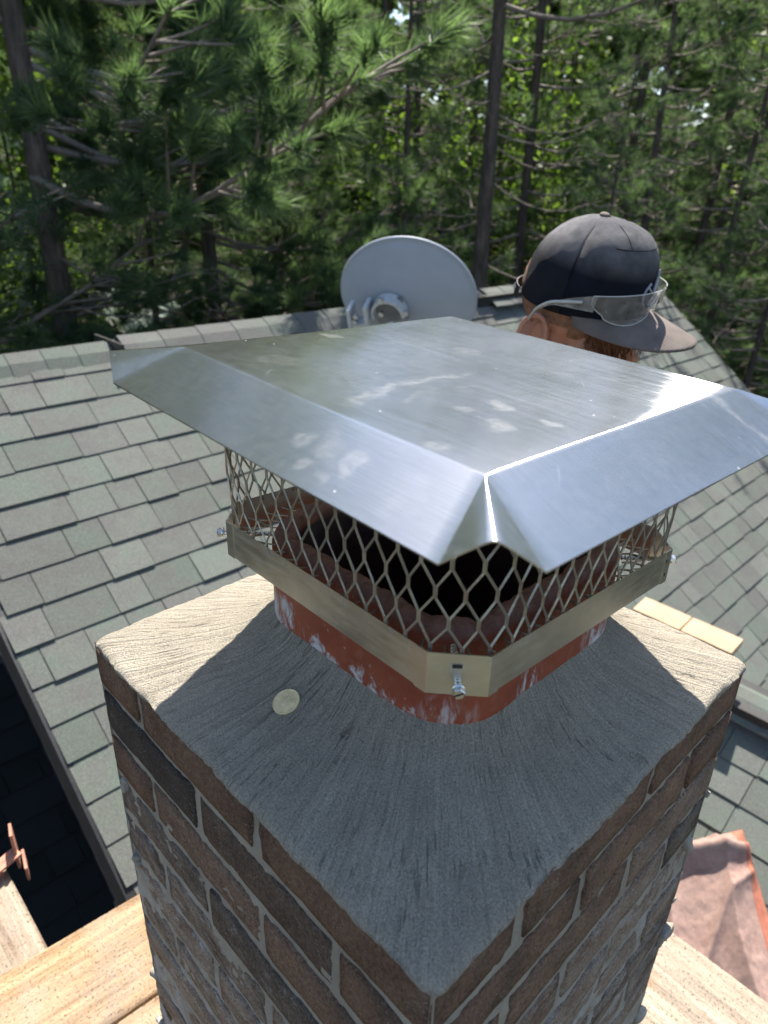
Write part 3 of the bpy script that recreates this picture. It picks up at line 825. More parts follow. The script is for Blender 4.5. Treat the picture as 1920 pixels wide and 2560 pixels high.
for i, (cx, cy) in enumerate(corners):
    nx, ny = corners[(i + 1) % 4]
    al = 'x' if i % 2 == 0 else 'y'
    A, B = side_end(cx, cy, al), side_end(nx, ny, al)
    for k in range(NS): f = k / NS; ring.append(A * (1 - f) + B * f)
    A = B; B = side_end(nx, ny, 'y' if al == 'x' else 'x'); bmp = edges_e[(nx, ny)][2]
    for k in range(NC):
        f = k / NC; Q = A * (1 - f) + B * f
        w = np.clip(prof[:, 0] / LD, 0, 1) ** 1.05
        tri = 1 - math.sqrt((2 * f - 1) ** 2 + .012) + .11 - .10; Q[:, 2] += w * bmp * max(0.0, tri) * 1.1
        # rounded shoulders where the fold starts
        ring.append(Q)
NRg = len(ring); ring = np.array(ring)           # NRg x NPf x 3
# top plate: a plain grid that meets the first ring
o0 = prof[0, 0]; NG = 37
gx, gy = np.meshgrid(np.linspace(-LA - o0, LA + o0, NG), np.linspace(-LB - o0, LB + o0, NG))
plate = np.stack([gx, gy, 0 * gx], -1).reshape(-1, 3)
rows = [ring[:, k] for k in range(NPf)]
V0 = np.concatenate(rows + [plate])
V0[:, 2] += dent(V0[:, 0], V0[:, 1]) + fbm(V0 * np.array([7, 7, 0]), 2, 70) * .0008
UV = V0[:, :2] + .5
V = lidW(V0[:, 0], V0[:, 1], V0[:, 2])
nring = NRg * NPf
F = [tuple(f) for f in grid_faces(NRg, len(rows), True)[:, ::-1]] + [tuple(f + nring) for f in grid_faces(NG, NG)]
key = np.round(V0[:, :2] * 2e5).astype(np.int64); _, idx, inv = np.unique(key, axis=0, return_index=True, return_inverse=True); inv = inv.ravel()
F = [tuple(dict.fromkeys(int(inv[i]) for i in f)) for f in F]; F = [f for f in F if len(f) > 2]
V, UV = V[idx], UV[idx]; nv_ = len(V)
out_ids = [int(inv[(NPf - 1) * NRg + k]) for k in range(NRg)]
# underside one sheet thickness below, with its own vertices, and a narrow cut edge
Vu = V - np.array([0, 0, .0011]); rim_ = np.concatenate([V[out_ids], Vu[out_ids]])
F = F + [tuple(i + nv_ for i in f[::-1]) for f in F] + [(2 * nv_ + k, 2 * nv_ + NRg + k, 2 * nv_ + NRg + (k + 1) % NRg, 2 * nv_ + (k + 1) % NRg) for k in range(NRg)]
lid = part('lid', np.concatenate([V, Vu, rim_]), F, M['lid'], cap, smooth=True, uv=np.concatenate([UV, UV, UV[out_ids], UV[out_ids]]))

BC = np.array([.2639, .2322]); BP, BQ, BCH = .1707, .1631, .0322; BZ1, BZ2 = .1567, .1217; BR = -.008
def bandW(P, z):
    P = np.asarray(P, float); c, s = math.cos(BR), math.sin(BR); x, y = P[..., 0], P[..., 1]
    return np.stack([BC[0] + x * c - y * s, BC[1] + x * s + y * c, z + x * -.0402 + y * .0173], -1)
def octo(p, q, c):
    return np.array([(-p, -q + c), (-p + c, -q), (p - c, -q), (p, -q + c), (p, q - c), (p - c, q), (-p + c, q), (-p, q - c)])
def round_path(P, r, k=5):
    out = []; n = len(P)
    for i in range(n):
        a, b, c = P[i - 1], P[i], P[(i + 1) % n]
        d0, d1 = norm(a - b), norm(c - b)
        for j in range(k):
            f = j / (k - 1); p0, p1 = b + d0 * r, b + d1 * r
            out.append((1 - f) ** 2 * p0 + 2 * f * (1 - f) * b + f * f * p1)
    return np.array(out)
o_ = round_path(octo(BP, BQ, BCH), .0045); i_ = round_path(octo(BP - .0005, BQ - .0005, BCH - .0002), .0045)
n = len(o_); zs = np.linspace(BZ2, BZ1, 5)
rows = [bandW(o_, z) for z in zs] + [bandW(i_, z) for z in zs[::-1]]
V = np.concatenate(rows); F = grid_faces(n, len(rows), True)
last = (len(rows) - 1) * n
F = np.concatenate([F, np.array([(last + k, last + (k + 1) % n, (k + 1) % n, k) for k in range(n)])])
band = part('band', V, F, M['band'], cap)
# corner straps lapped over the band ends, each with a slot and a clamp bolt
for ci, (sx, sy) in enumerate(((-1, -1), (1, -1), (1, 1), (-1, 1))):
    c1 = np.array([sx * BP, sy * (BQ - BCH)]); c2 = np.array([sx * (BP - BCH), sy * BQ])
    outn = norm(np.array([sx, sy])); a0 = c1 - np.array([0, sy]) * .011; a3 = c2 - np.array([sx, 0]) * .011
    path = [a0, c1, c2, a3]
    pv = []
    for h in (.0008, .0001):
        for z in (BZ2 - .0006, BZ1 + .0002):
            for p, nn in zip(path, (np.array([sx, 0]), norm(np.array([sx, 0]) + outn), norm(np.array([0, sy]) + outn), np.array([0, sy]))):
                pv.append(bandW(p + nn * h, z))
    F = [(i, i + 1, i + 5, i + 4) for i in range(3)] + [(8 + i, 12 + i, 13 + i, 9 + i) for i in range(3)] + [(i, 8 + i, 9 + i, i + 1) for i in range(3)] + [(4 + i, 5 + i, 13 + i, 12 + i) for i in range(3)] + [(0, 4, 12, 8), (3, 11, 15, 7)]
    if sx * sy < 0 or sx > 0: F = F
    strap = part('corner_strap', np.array(pv), F, M['band'], cap)
    mid = (c1 + c2) / 2 + outn * .0016; tn2 = np.array([-outn[1], outn[0]])
    out3 = np.array([outn[0], outn[1], 0]); t3 = np.array([tn2[0], tn2[1], 0])
    V, F = box(bandW(mid + tn2 * (-.001), .1468), t3, out3, Z, .0036, .0005, .0011); part('slot', V, F, M['black'], strap)
    # bolt: threaded shank, flange, hexagonal head with a screwdriver slot
    ctr = bandW(mid, .1330); mbb = MB()
    zt = np.linspace(-.045, .009, 60); rad = .0026 + .00035 * np.sin(zt * 5200)
    V, F = tube([ctr + out3 * q for q in zt], rad, 12); mbb.add(V, F)
    V, F = tube([ctr + out3 * q for q in (.0078, .0082, .0092, .0096)], [.0046, .0052, .0052, .0047], 28); mbb.add(V, F)
    hd = ctr + out3 * .0094; hv = []
    for q, r in ((0, .0047), (.0036, .0047), (.0042, .0041)):
        for k in range(6):
            a = math.pi / 3 * k + .3; hv.append(hd + out3 * q + (t3 * math.cos(a) + Z * math.sin(a)) * r)
    F = [(j * 6 + k, j * 6 + (k + 1) % 6, j * 6 + 6 + (k + 1) % 6, j * 6 + 6 + k) for j in range(2) for k in range(6)] + [tuple(range(12, 18))]
    mbb.add(np.array(hv), F)
    bolt = mbb.build('bolt', M['bolt'], cap)
    sd = norm(t3 + Z * .45); V, F = box(hd + out3 * .0043, sd, out3, np.cross(sd, out3), .0039, .0003, .0005); part('screw_slot', V, F, M['black'], bolt)
for q in ((.150, .146), (.152, .131)):
    V, F = tube([bandW(np.array([q[0] - .02, -BQ - .0001]), q[1]), bandW(np.array([q[0] - .02, -BQ - .0009]), q[1])], .0017, 10); part('rivet', V, F, M['black'], cap)

# expanded-metal skirt: strands meeting in short upright bars
path = round_path(octo(BP - .0022, BQ - .0022, BCH), .022, 9)
seg = np.linalg.norm(np.roll(path, -1, 0) - path, axis=1); cs = np.concatenate([[0], np.cumsum(seg)]); PP = np.concatenate([path, path[:1]])
NCELL = int(round(cs[-1] / .0217)); SW = cs[-1] / NCELL
def on_path(s):
    s = np.mod(s, cs[-1]); return np.array([np.interp(s, cs, PP[:, 0]), np.interp(s, cs, PP[:, 1])])
def screen_pt(s, h):
    p = on_path(s); base = bandW(p, .1555); q = base.copy()
    top = lidW(*[np.array([v]) for v in (base[0] - LC[0], base[1] - LC[1], -.003)])[0][2]
    f = h / .145; q[2] = base[2] + (top - base[2]) * f
    ctr = np.array([BC[0], BC[1]]); out = norm(q[:2] - ctr); q[:2] += out * (.004 * math.sin(min(f, 1) * 2.6))
    return q
mb = MB(); BAR = .0085; ROW = .0238; wr = random.Random(3)
def strand(a, b, w=.00085):
    d = norm(b - a); m = (a + b) / 2
    out = norm(np.array([m[0] - BC[0], m[1] - BC[1], 0])); s = norm(np.cross(d, out)); out = np.cross(s, d)
    tw = wr.uniform(.25, .7); u = s * math.cos(tw) + out * math.sin(tw); v = np.cross(d, u)
    V = np.array([p + u * x * w + v * y * w * .75 for p in (a - d * .0004, b + d * .0004) for x, y in ((-1, -1), (1, -1), (1, 1), (-1, 1))])
    mb.add(V, [(0, 1, 5, 4), (1, 2, 6, 5), (2, 3, 7, 6), (3, 0, 4, 7), (0, 3, 2, 1), (4, 5, 6, 7)])
for r in range(7):
    for i in range(NCELL):
        s = (i + .5 * (r % 2)) * SW; h0 = r * ROW - .004
        jit = wr.uniform(-.0007, .0007)
        if h0 > .146: continue
        a, b = screen_pt(s + jit, h0), screen_pt(s + jit, min(h0 + BAR, .146))
        tan = norm(screen_pt(s + .001, h0) - screen_pt(s - .001, h0))
        strand(a - tan * .0006, b - tan * .0006); strand(a + tan * .0006, b + tan * .0006)
        h1 = (r + 1) * ROW - .004
        if h0 + BAR < .146:
            for sg in (-.5, .5):
                f = min(1.0, (.146 - h0 - BAR) / (h1 - h0 - BAR))
                e = screen_pt(s + sg * SW, h1); e = b + (e - b) * f
                strand(b + tan * .0006 * np.sign(sg), e - tan * .0006 * np.sign(sg) * f)
# the turned-in foot of the mesh that rests on the flue rim
def foot_pt(s, d):
    p = on_path(s); return bandW(p * (1 - d / .17), .137 - d * .1)
for i in range(NCELL):
    s = i * SW
    strand(foot_pt(s, .000), foot_pt(s, .006))
    for sg in (-.5, .5): strand(foot_pt(s, .006), foot_pt(s + sg * SW, .022))
    strand(foot_pt(s + .5 * SW, .022), foot_pt(s + .5 * SW, .030))
mb.build('mesh_screen', M['wire'], cap, kind='stuff')

# ------------------------------------------------------------------ staging planks, bracket, tan boards, drop cloth
def plank(c, L, Wd, T, ang, m, label, seed, group='staging planks round the chimney', rag=0.0):
    nl = max(12, int(L / .03)); V, F = rounded_block((L / 2, Wd / 2, T / 2), (nl, 10, 3), .005)
    off = seed * 3.7
    V[:, 2] += fbm(V * np.array([5, 26, 5]) + off, 3, seed) * .0016
    V[:, 1] += fbm(V * np.array([9, 0, 9]) + off, 3, seed + 1) * .0016
    o = part('scaffold_plank', V, F, m, None, smooth=True, origin=(0, 0, -T / 2))
    o.location = (c[0], c[1], c[2]); o.rotation_euler = (0, 0, ang)
    return tag(o, label, 'plank', group)
PZ = -1.0
a = math.radians(-4.5)
plank((-.30, .872, PZ - .038), 1.5, .226, .038, a, M['plank_new'], 'pale fresh pine plank running to the left face of the chimney', 1)
plank((-.33, .640, PZ - .038), 1.5, .226, .038, a + .006, M['plank_new'], 'pale pine plank at the bottom left edge, nearest the viewer', 2)
plank((-.160, .62, PZ - .0775), 1.32, .236, .038, math.pi / 2, m_wood('grooved_plank_wood', (.19, .14, .10), (.32, .25, .19), .7, 'X'), 'grooved weathered plank lying under the pale plank at far left', 3)
plank((.832, .52, PZ - .038), 1.9, .236, .038, math.pi / 2, m_wood('dusty_plank_wood', (.23, .185, .14), (.36, .30, .235), .6, 'X'), 'whitish dusty plank to the right of the chimney below the drop cloth', 4)
# rusty bracket at the far end of the left plank
mb = MB()
mbk = thing('scaffold_bracket', 'rusty pink steel bracket at the end of the left plank', 'bracket', (-.02, 1.25, PZ - .08))
V, F = box((-.012, 1.258, PZ + .005), norm([.25, .97, 0]), norm([.97, -.25, 0]), Z, .020, .003, .055); part('upright', V, F, M['rust'], mbk)
V, F = box((-.055, 1.235, PZ - .005), norm([.93, .30, 0]), norm([-.30, .93, 0]), Z, .047, .016, .003); part('arm', V, F, M['rust'], mbk)
V, F = box((-.10, 1.225, PZ - .045), norm([.93, .30, .0]), norm([-.30, .93, 0]), Z, .05, .004, .038); part('arm_web', V, F, M['rust'], mbk)
V, F = box((-.006, 1.222, PZ - .030), norm([.2, .98, 0]), norm([.98, -.2, 0]), Z, .030, .003, .020); part('hook', V, F, M['rust'], mbk)

bd = math.radians(90)
for (yc, lab) in ((.90, 'tan board on the ridge behind the crown, left one of two end to end'), (.665, 'tan board on the ridge behind the crown, right one of two end to end')):
    V, F = rounded_block((.062, .1155, .018), (3, 6, 2), .004)
    V = V + np.array([2.685, yc, -1.365]) + (fbm(V * 14, 2, 4) * .001)[:, None]
    V[:, 2] += (V[:, 0] - 2.685) * .12
    tag(part('tan_board', V, F, M['tan']), lab, 'board', 'tan boards on the ridge')
for yc in (.72, .90):
    V, F = box((2.70, yc, -1.475), X, Y, Z, .045, .03, .090); tag(part('wood_block', V, F, M['tan']), 'wood block under the %s tan board on the ridge behind the crown' % ('right' if yc < .8 else 'left'), 'block', 'blocks under the tan boards')

nu, nv = 150, 190
uu, vv = np.meshgrid(np.linspace(0, 1, nu), np.linspace(0, 1, nv))
# corners on the cross-gable slope: far-left, far-right, near-left, near-right (x,y)
c00, c10, c01, c11 = np.array([2.02, .56]), np.array([2.30, .245]), np.array([1.40, .02]), np.array([1.80, -.30])
xy = (c00 * (1 - uu)[..., None] + c10 * uu[..., None]) * (1 - vv)[..., None] + (c01 * (1 - uu)[..., None] + c11 * uu[..., None]) * vv[..., None]
Q = np.stack([xy[..., 0], xy[..., 1], 0 * uu], -1)
warp = fbm(Q * 2.4, 2, 60)
fold = .050 * (1 - np.abs(np.sin(uu * 5.6 - vv * 1.1 + 1.5 * warp))) ** 1.8 * (.3 + .7 * np.minimum(1, vv * 2.0)) + .034 * (1 - np.abs(np.sin(uu * 3.1 + vv * 3.3 + 2.0 * warp + .6))) ** 3
fold = fold + .006 * fbm(Q * 26, 3, 61) + .075 * np.exp(-((vv - .09 - .05 * uu) / .040) ** 2) * (1 - .4 * uu)
hgt = .03 + np.maximum(fold, 0) + .05 * np.sin(np.pi * uu) * (1 - .4 * vv)
edge = np.minimum(np.minimum(uu, 1 - uu) * 14, np.minimum(vv, 1 - vv) * 18); hgt = .012 + (hgt - .012) * np.clip(edge, 0, 1)
zz = ZD + SD * xy[..., 0] + hgt * RL
V = np.stack([xy[..., 0], xy[..., 1], zz], -1).reshape(-1, 3)
dc = thing('drop_cloth', 'crumpled dusty pink drop cloth lying on the roof at lower right', 'drop cloth', (1.9, .2, -2.2))
F = grid_faces(nu, nv)
fu = uu.reshape(-1)[F].mean(1)
o = part('sheet', V, F[fu < .90], M['cloth'], dc, smooth=True); o2 = part('orange_hem', V, F[fu >= .90], M['cloth_edge'], dc, smooth=True)
for q in (o, o2):
    s_ = q.modifiers.new('thickness', 'SOLIDIFY'); s_.thickness = .003; s_.offset = -1

# ------------------------------------------------------------------ satellite dish
dpos = CAM + 3.05 * (FWD + RT * (1018 - 960) / FPX - UP * (742 - 1280) / FPX)
dish = thing('satellite_dish', 'grey satellite dish seen from behind on the roof', 'satellite dish', (dpos[0], dpos[1] - .1, ZA + SA * (dpos[1] - .1)))
hv = norm(np.array([FWD[0], FWD[1], 0]))
dn = norm(hv * .80 + RT * np.array([1, 1, 0]) * .22 + Z * .42)           # direction the dish faces (away from the viewer)
du = norm(np.cross(Z, dn)); dv = np.cross(dn, du)
rl = math.radians(-14); du, dv = du * math.cos(rl) + dv * math.sin(rl), -du * math.sin(rl) + dv * math.cos(rl)
n = 72; rows = []
for r in np.linspace(.02, 1, 16):
    a = np.linspace(0, 2 * np.pi, n, endpoint=False)
    rows.append(dpos + (r * .298 * np.cos(a))[:, None] * du + (r * .272 * np.sin(a))[:, None] * dv + (.058 * r * r - .058) * dn)
a = np.linspace(0, 2 * np.pi, n, endpoint=False)
for k, (rr2, dd) in enumerate(((1.022, -.003), (1.03, .006), (1.01, .012), (.985, .010))):
    rows.append(dpos + (rr2 * .298 * np.cos(a))[:, None] * du + (rr2 * .272 * np.sin(a))[:, None] * dv + dd * dn)
for r in np.linspace(.98, .02, 10): rows.append(dpos + (r * .298 * np.cos(a))[:, None] * du + (r * .272 * np.sin(a))[:, None] * dv + (.058 * r * r - .052) * dn)
F = [tuple(f) for f in grid_faces(n, len(rows), True)] + [tuple(range(n))[::-1], tuple((len(rows) - 1) * n + k for k in range(n))]
part('reflector', np.concatenate(rows), F, M['dish'], dish, smooth=True)
bc = dpos - dn * .06 - dv * .002 + du * .060
# swivel bracket: U-shaped clamp, arched plate, bolts, mast
arc = [bc + du * (.075 * math.cos(t)) * -1 + dv * (.075 * math.sin(t)) - dn * .035 for t in np.linspace(-.3, math.pi + .1, 18)]
mb = MB()
for off in (0,):
    V = []
    for p in arc:
        rad = norm(p - (bc - dn * .035))
        for s, q in ((-1, 0), (1, 0), (1, 1), (-1, 1)): V.append(p + dn * s * .030 - rad * q * .013)
    m_ = len(arc); F = [(i * 4 + k, i * 4 + (k + 1) % 4, i * 4 + 4 + (k + 1) % 4, i * 4 + 4 + k) for i in range(m_ - 1) for k in range(4)] + [(0, 3, 2, 1), tuple(4 * (m_ - 1) + k for k in range(4))]
    mb.add(np.array(V), F)
mb.build('arched_plate', M['galv'], dish)
V, F = box(bc - dn * .02, du, dv, dn, .07, .055, .006); part('back_plate', V, F, M['steel_dark'], dish)
k0 = bc + du * .125 + dv * .022 - dn * .055
for s in (-1, 1):
    V, F = box(k0 + du * s * .040, norm(du + dv * .25), norm(dv - du * .25), dn, .008, .052, .040); part('clamp_cheek', V, F, M['galv'], dish)
V, F = box(k0 - dv * .036, du, dv, dn, .040, .008, .034); part('clamp_base', V, F, M['galv'], dish)
for p in (k0 + dv * .02, k0 + du * .015 - dv * .005, bc + dv * .085 - dn * .03, bc - du * .085 - dn * .02, bc + du * .02 + dv * .02 - dn * .03):
    V, F = tube([p - dn * .03, p - dn * .048], .0115, 8); part('bolt', V, F, M['bolt'], dish)
foot = np.array([bc[0] - .05, bc[1] - .1, ZA + SA * (bc[1] - .1) + .008])
top = bc - dn * .06 - dv * .04
V, F = tube([foot, foot + Z * (top[2] - foot[2] - .12), top], .02, 12); part('mast', V, F, M['galv'], dish)
V, F = box(foot, X, eA, nA, .075, .10, .006); part('foot_plate', V, F, M['galv'], dish)
V, F = tube([dpos - dv * .26, dpos - dv * .30 + dn * .12, dpos - dv * .24 + dn * .38], .012, 8); part('feed_arm', V, F, M['dish'], dish)
V, F = tube([dpos - dv * .24 + dn * .37, dpos - dv * .20 + dn * .31], [.03, .022], 12); part('feed_horn', V, F, M['dish'], dish)
# cable running from the dish over the ridge caps
cp = [np.array([x, YR - .16 + .05 * math.sin(x * 3), zr + .045 - abs(YR - .16 + .05 * math.sin(x * 3) - YR) * .55]) for x in np.linspace(1.3, 2.2, 20)]
V, F = tube(cp, .0045, 6); tag(part('cable', V, F, M['black'], smooth=True), 'thin black cable lying along the ridge left of the dish', 'cable')

# ------------------------------------------------------------------ the person kneeling on the far plank
HD = 1.18
HC = CAM + HD * (FWD + RT * (1450 - 960) / FPX - UP * (775 - 1280) / FPX)
tw = norm(np.array([CAM[0] - HC[0], CAM[1] - HC[1], 0])); rh = norm(np.array([RT[0], RT[1], 0]))
yaw, pit = math.radians(30), math.radians(10)
hf = rh * math.cos(yaw) + tw * math.sin(yaw)
HF = norm(hf * math.cos(pit) - Z * math.sin(pit)); HL = norm(np.cross(Z, HF)); HU = np.cross(HF, HL)
rol = math.radians(7); HL, HU = HL * math.cos(rol) + HU * math.sin(rol), HU * math.cos(rol) - HL * math.sin(rol)
def hw(P):
    P = np.asarray(P, float); return HC + P[..., :1] * HF + P[..., 1:2] * HL + P[..., 2:3] * HU
bfr = hf; blt = norm(np.cross(Z, bfr))            # body frame (upright): forward, left
BO = np.array([HC[0], HC[1], 0]) - bfr * .085       # over the hips
BO = np.array([BO[0], BO[1], PZ])
def bw(x, y, z): return BO + bfr * x + blt * y + Z * z

class Blob:
    """union of spheres, capsules and ellipsoids, fused by a voxel remesh into one continuous skin"""
    def __init__(s): s.V = []; s.F = []; s.n = 0
    def _add(s, V, F): s.V.append(V); s.F += [tuple(i + s.n for i in f) for f in F]; s.n += len(V)
    def ell(s, c, ax, r, seg=20):
        a = np.linspace(0, 2 * np.pi, seg, endpoint=False); b = np.linspace(-np.pi / 2, np.pi / 2, seg // 2 + 1)[1:-1]
        P = [np.array([[0, 0, -1.0]])] + [np.stack([np.cos(a) * math.cos(q), np.sin(a) * math.cos(q), np.full(seg, math.sin(q))], -1) for q in b] + [np.array([[0, 0, 1.0]])]
        P = np.concatenate(P) * np.asarray(r); V = np.asarray(c) + P @ np.asarray(ax)
        F = [(0, 1 + (k + 1) % seg, 1 + k) for k in range(seg)]
        for j in range(len(b) - 1): F += [(1 + j * seg + k, 1 + j * seg + (k + 1) % seg, 1 + (j + 1) * seg + (k + 1) % seg, 1 + (j + 1) * seg + k) for k in range(seg)]
        L = len(P) - 1; o = 1 + (len(b) - 1) * seg; F += [(L, o + k, o + (k + 1) % seg) for k in range(seg)]
        s._add(V, F)
    def cap(s, pts, rad, sides=14):
        pts = np.asarray(pts, float); rad = np.broadcast_to(np.asarray(rad, float), (len(pts),))
        for p, r in zip(pts, rad): s.ell(p, np.eye(3), (r, r, r), 14)
        for k in range(len(pts) - 1): s._add(*tube([pts[k], pts[k + 1]], [rad[k], rad[k + 1]], sides))
    def build(s, name, m, parent, vox, smooth_it=4):
        V = np.concatenate(s.V); o = part(name, V, s.F, m, parent)
        md = o.modifiers.new('r', 'REMESH'); md.mode = 'VOXEL'; md.voxel_size = vox
        m2 = o.modifiers.new('s', 'SMOOTH'); m2.iterations = smooth_it; m2.factor = .5
        dg = bpy.context.evaluated_depsgraph_get(); me = bpy.data.meshes.new_from_object(o.evaluated_get(dg))
        o.modifiers.clear(); old = o.data; o.data = me; bpy.data.meshes.remove(old)
        me.polygons.foreach_set('use_smooth', np.ones(len(me.polygons), bool))
        if not me.materials: me.materials.append(m)
        return o

person = thing('person', 'person in a dark cap with clear safety glasses kneeling beyond the chimney cap', 'person', tuple(BO))
HA = np.stack([HF, HL, HU])
B = Blob()
B.ell(hw([-.008, 0, .030]), HA, (.098, .077, .092)); B.ell(hw([.030, 0, -.045]), HA, (.064, .058, .072)); B.ell(hw([.048, 0, -.088]), HA, (.040, .036, .030))
B.ell(hw([.075, 0, -.005]), HA, (.022, .05, .016)); B.ell(hw([.094, 0, -.035]), HA, (.016, .012, .024)); B.ell(hw([.108, 0, -.048]), HA, (.012, .013, .010))
B.ell(hw([.084, 0, -.072]), HA, (.013, .026, .006)); B.ell(hw([.082, 0, -.082]), HA, (.013, .022, .007))
for s in (-1, 1):
    B.ell(hw([.052, s * .045, -.045]), HA, (.025, .022, .020))
    # ear: rim, lobe and hollow bowl
    e0 = np.array([-.036, s * .077, -.034])
    rim = [hw(e0 + np.array([.030 * math.cos(q) * .72 - .004, s * .012 * (1 - math.cos(q - .6)) * .5 + s * .004, .034 * math.sin(q)])) for q in np.linspace(-1.2, 4.2, 16)]
    B.cap(rim, .0052, 8)
    B.ell(hw(e0 + np.array([.004, s * -.004, -.002])), HA, (.019, .006, .028)); B.ell(hw(e0 + np.array([.002, s * .003, -.036])), HA, (.010, .006, .010))
    B.ell(hw(e0 + np.array([.017, s * .002, -.006])), HA, (.005, .005, .007))
neck_b = bw(.03, 0, 1.02)
B.cap([hw([-.025, 0, -.045]), hw([-.040, 0, -.095]), neck_b, bw(.01, 0, .96)], [.060, .058, .060, .075])
# arms: bare forearms resting on the thighs, hands with five fingers each
hands = []
for s in (-1, 1):
    sh, el, wr_ = bw(.02, s * .19, .93), bw(.02, s * .25, .64), bw(.22, s * .16, .50)
    B.cap([sh, sh * .5 + el * .5, el], [.050, .046, .040]); B.cap([el, el * .6 + wr_ * .4, wr_], [.040, .037, .026])
    hd = norm(wr_ - el) * np.array([1, 1, .35]) + np.array([0, 0, -.1]); hd = norm(hd); sd_ = norm(np.cross(hd, Z)); hn = np.cross(sd_, hd)
    pc = wr_ + hd * .048; B.ell(pc, np.stack([hd, sd_, hn]), (.050, .040, .014))
    for k, ln in enumerate((.068, .078, .073, .058)):
        b0 = pc + hd * .038 + sd_ * (.028 - k * .0185)
        p1 = b0 + hd * ln * .45 - hn * .004; p2 = p1 + norm(hd - hn * .5) * ln * .32; p3 = p2 + norm(hd - hn * 1.1) * ln * .25
        B.cap([b0 - hd * .02, b0, p1, p2, p3], [.0095, .0092, .0085, .0078, .0068], 8)
    tb = pc - hd * .022 + sd_ * s * -1 * .030; t1 = tb + norm(hd * .6 + sd_ * -s * .8) * .034; t2 = t1 + norm(hd * .95 + sd_ * -s * .35 - hn * .3) * .028
    B.cap([tb, t1, t2], [.0125, .0105, .0085], 8)
body = B.build('body', M['skin'], person, .0042)
for s in (-1, 1):
    e_ = Blob(); e_.ell(hw([.078, s * .031, -.018]), HA, (.0115, .0115, .0115)); e_.build('eye', M['eye'], person, .0025, 1)
B = Blob()
B.ell(bw(-.005, 0, .56), np.stack([bfr, blt, Z]), (.115, .165, .14)); B.ell(bw(.005, 0, .78), np.stack([bfr, blt, Z]), (.125, .185, .20)); B.cap([bw(.02, -.17, .925), bw(.015, 0, .965), bw(.02, .17, .925)], [.070, .080, .070])
for s in (-1, 1):
    sh, el = bw(.02, s * .19, .93), bw(.02, s * .25, .64); B.cap([sh, sh * .45 + el * .55], [.072, .060])
B.build('shirt', M['shirt'], person, .009)
B = Blob()
B.ell(bw(-.01, 0, .47), np.stack([bfr, blt, Z]), (.120, .170, .11))
for s in (-1, 1):
    B.cap([bw(-.01, s * .085, .46), bw(.03, s * .10, .07)], [.098, .066]); B.cap([bw(.03, s * .10, .07), bw(-.36, s * .10, .055)], [.066, .050])
B.build('trousers', M['jeans'], person, .009)
for s in (-1, 1):
    B = Blob(); B.cap([bw(-.34, s * .10, .055), bw(-.42, s * .10, .075), bw(-.445, s * .10, .04)], [.052, .050, .042]); B.cap([bw(-.42, s * .10, .06), bw(-.47, s * .10, .045)], [.05, .04]); B.build('boot', M['boot'], person, .008)

# hair: clipped sides, longer strands hanging below the brim
def shell(center, r, f, nu=60, nv=30, lo=-1.0, hi=.6):
    a = np.linspace(0, 2 * np.pi, nu, endpoint=False); V = []
    for q in np.linspace(lo, hi, nv):
        V.append(np.stack([np.cos(a) * math.cos(q), np.sin(a) * math.cos(q), np.full(nu, math.sin(q))], -1))
    P = np.concatenate(V) * np.asarray(r) + np.asarray(center); return P, grid_faces(nu, nv, True)
P, F = shell((-.008, 0, .030), (.1000, .0790, .094), None)
keep = []
for f in F:
    c = P[f].mean(0); lim = -.020 if c[0] > .035 else (-.030 if c[0] > .008 else (-.052 if c[0] < -.045 else -.012))
    if c[2] > lim and c[0] < .062 and not (abs(c[0] + .034) < .026 and c[2] < -.010): keep.append(f)
P = P + norm(P) * (fbm(P * 160, 2, 5) * .0012)[:, None]
part('hair', hw(P), np.array(keep), M['stubble'], person, smooth=True, label='close clipped brown hair above the ear')
mb = MB(); hr = random.Random(8)
for k in range(260):
    x0 = hr.uniform(.045, .100); s = -1 if hr.random() < .62 else 1
    y0 = s * (.074 * math.sqrt(max(.02, 1 - ((x0 + .0) / .112) ** 2)))
    p0 = np.array([x0, y0, hr.uniform(.000, .022)]); L = hr.uniform(.028, .058) * (1.2 if x0 > .07 else .8)
    p1 = p0 + np.array([hr.uniform(-.004, .012), s * hr.uniform(.0, .006), -L * .55]); p2 = p1 + np.array([hr.uniform(-.010, .014), s * hr.uniform(-.006, .004), -L * .5])
    V, F = tube(hw(np.array([p0, p0 * .5 + p1 * .5 + np.array([0, s * .002, 0]), p1, p2])), [.0016, .0018, .0014, .0003], 4); mb.add(V, F)
mb.build('fringe', M['hair'], person, smooth=True, kind='stuff', label='red brown strands hanging below the brim')

# cap: boxy front panels, mesh back, stitched brim, button, snap strap, embroidery
hat = bpy.data.objects.new('baseball_cap', None); col.objects.link(hat); hat.parent = person; hat.location = Vector(hw(np.array([0, 0, .03]))) - person.location
CRX, CRY, CH, CZ = .104, .0885, .128, .022
def cap_pt(ph, h):
    """h 0 rim .. 1 top"""
    c, s = np.cos(ph), np.sin(ph); fr = np.clip(c, 0, 1)
    e = 4.6 * fr ** .6 + 2.3 * (1 - fr ** .6)
    r = (1 - np.clip(h, 0, 1) ** e) ** (1 / (1.9 + .9 * fr))
    r = r * (1 + .015 * np.sin(np.pi * h))
    top = CH * (1 + 0 * fr)
    z = h * top
    x = CRX * r * c - .012 * h * (1 - fr) * 0 - .006 * h; y = CRY * r * s
    return np.stack([x, y, CZ + z - .007 * (1 - h) * (1 - c) + .010 * (1 - fr) * (1 - h) * 0], -1)
NPH, NH = 120, 44
hs = 1 - (1 - np.linspace(0, 1, NH)) ** 1.6
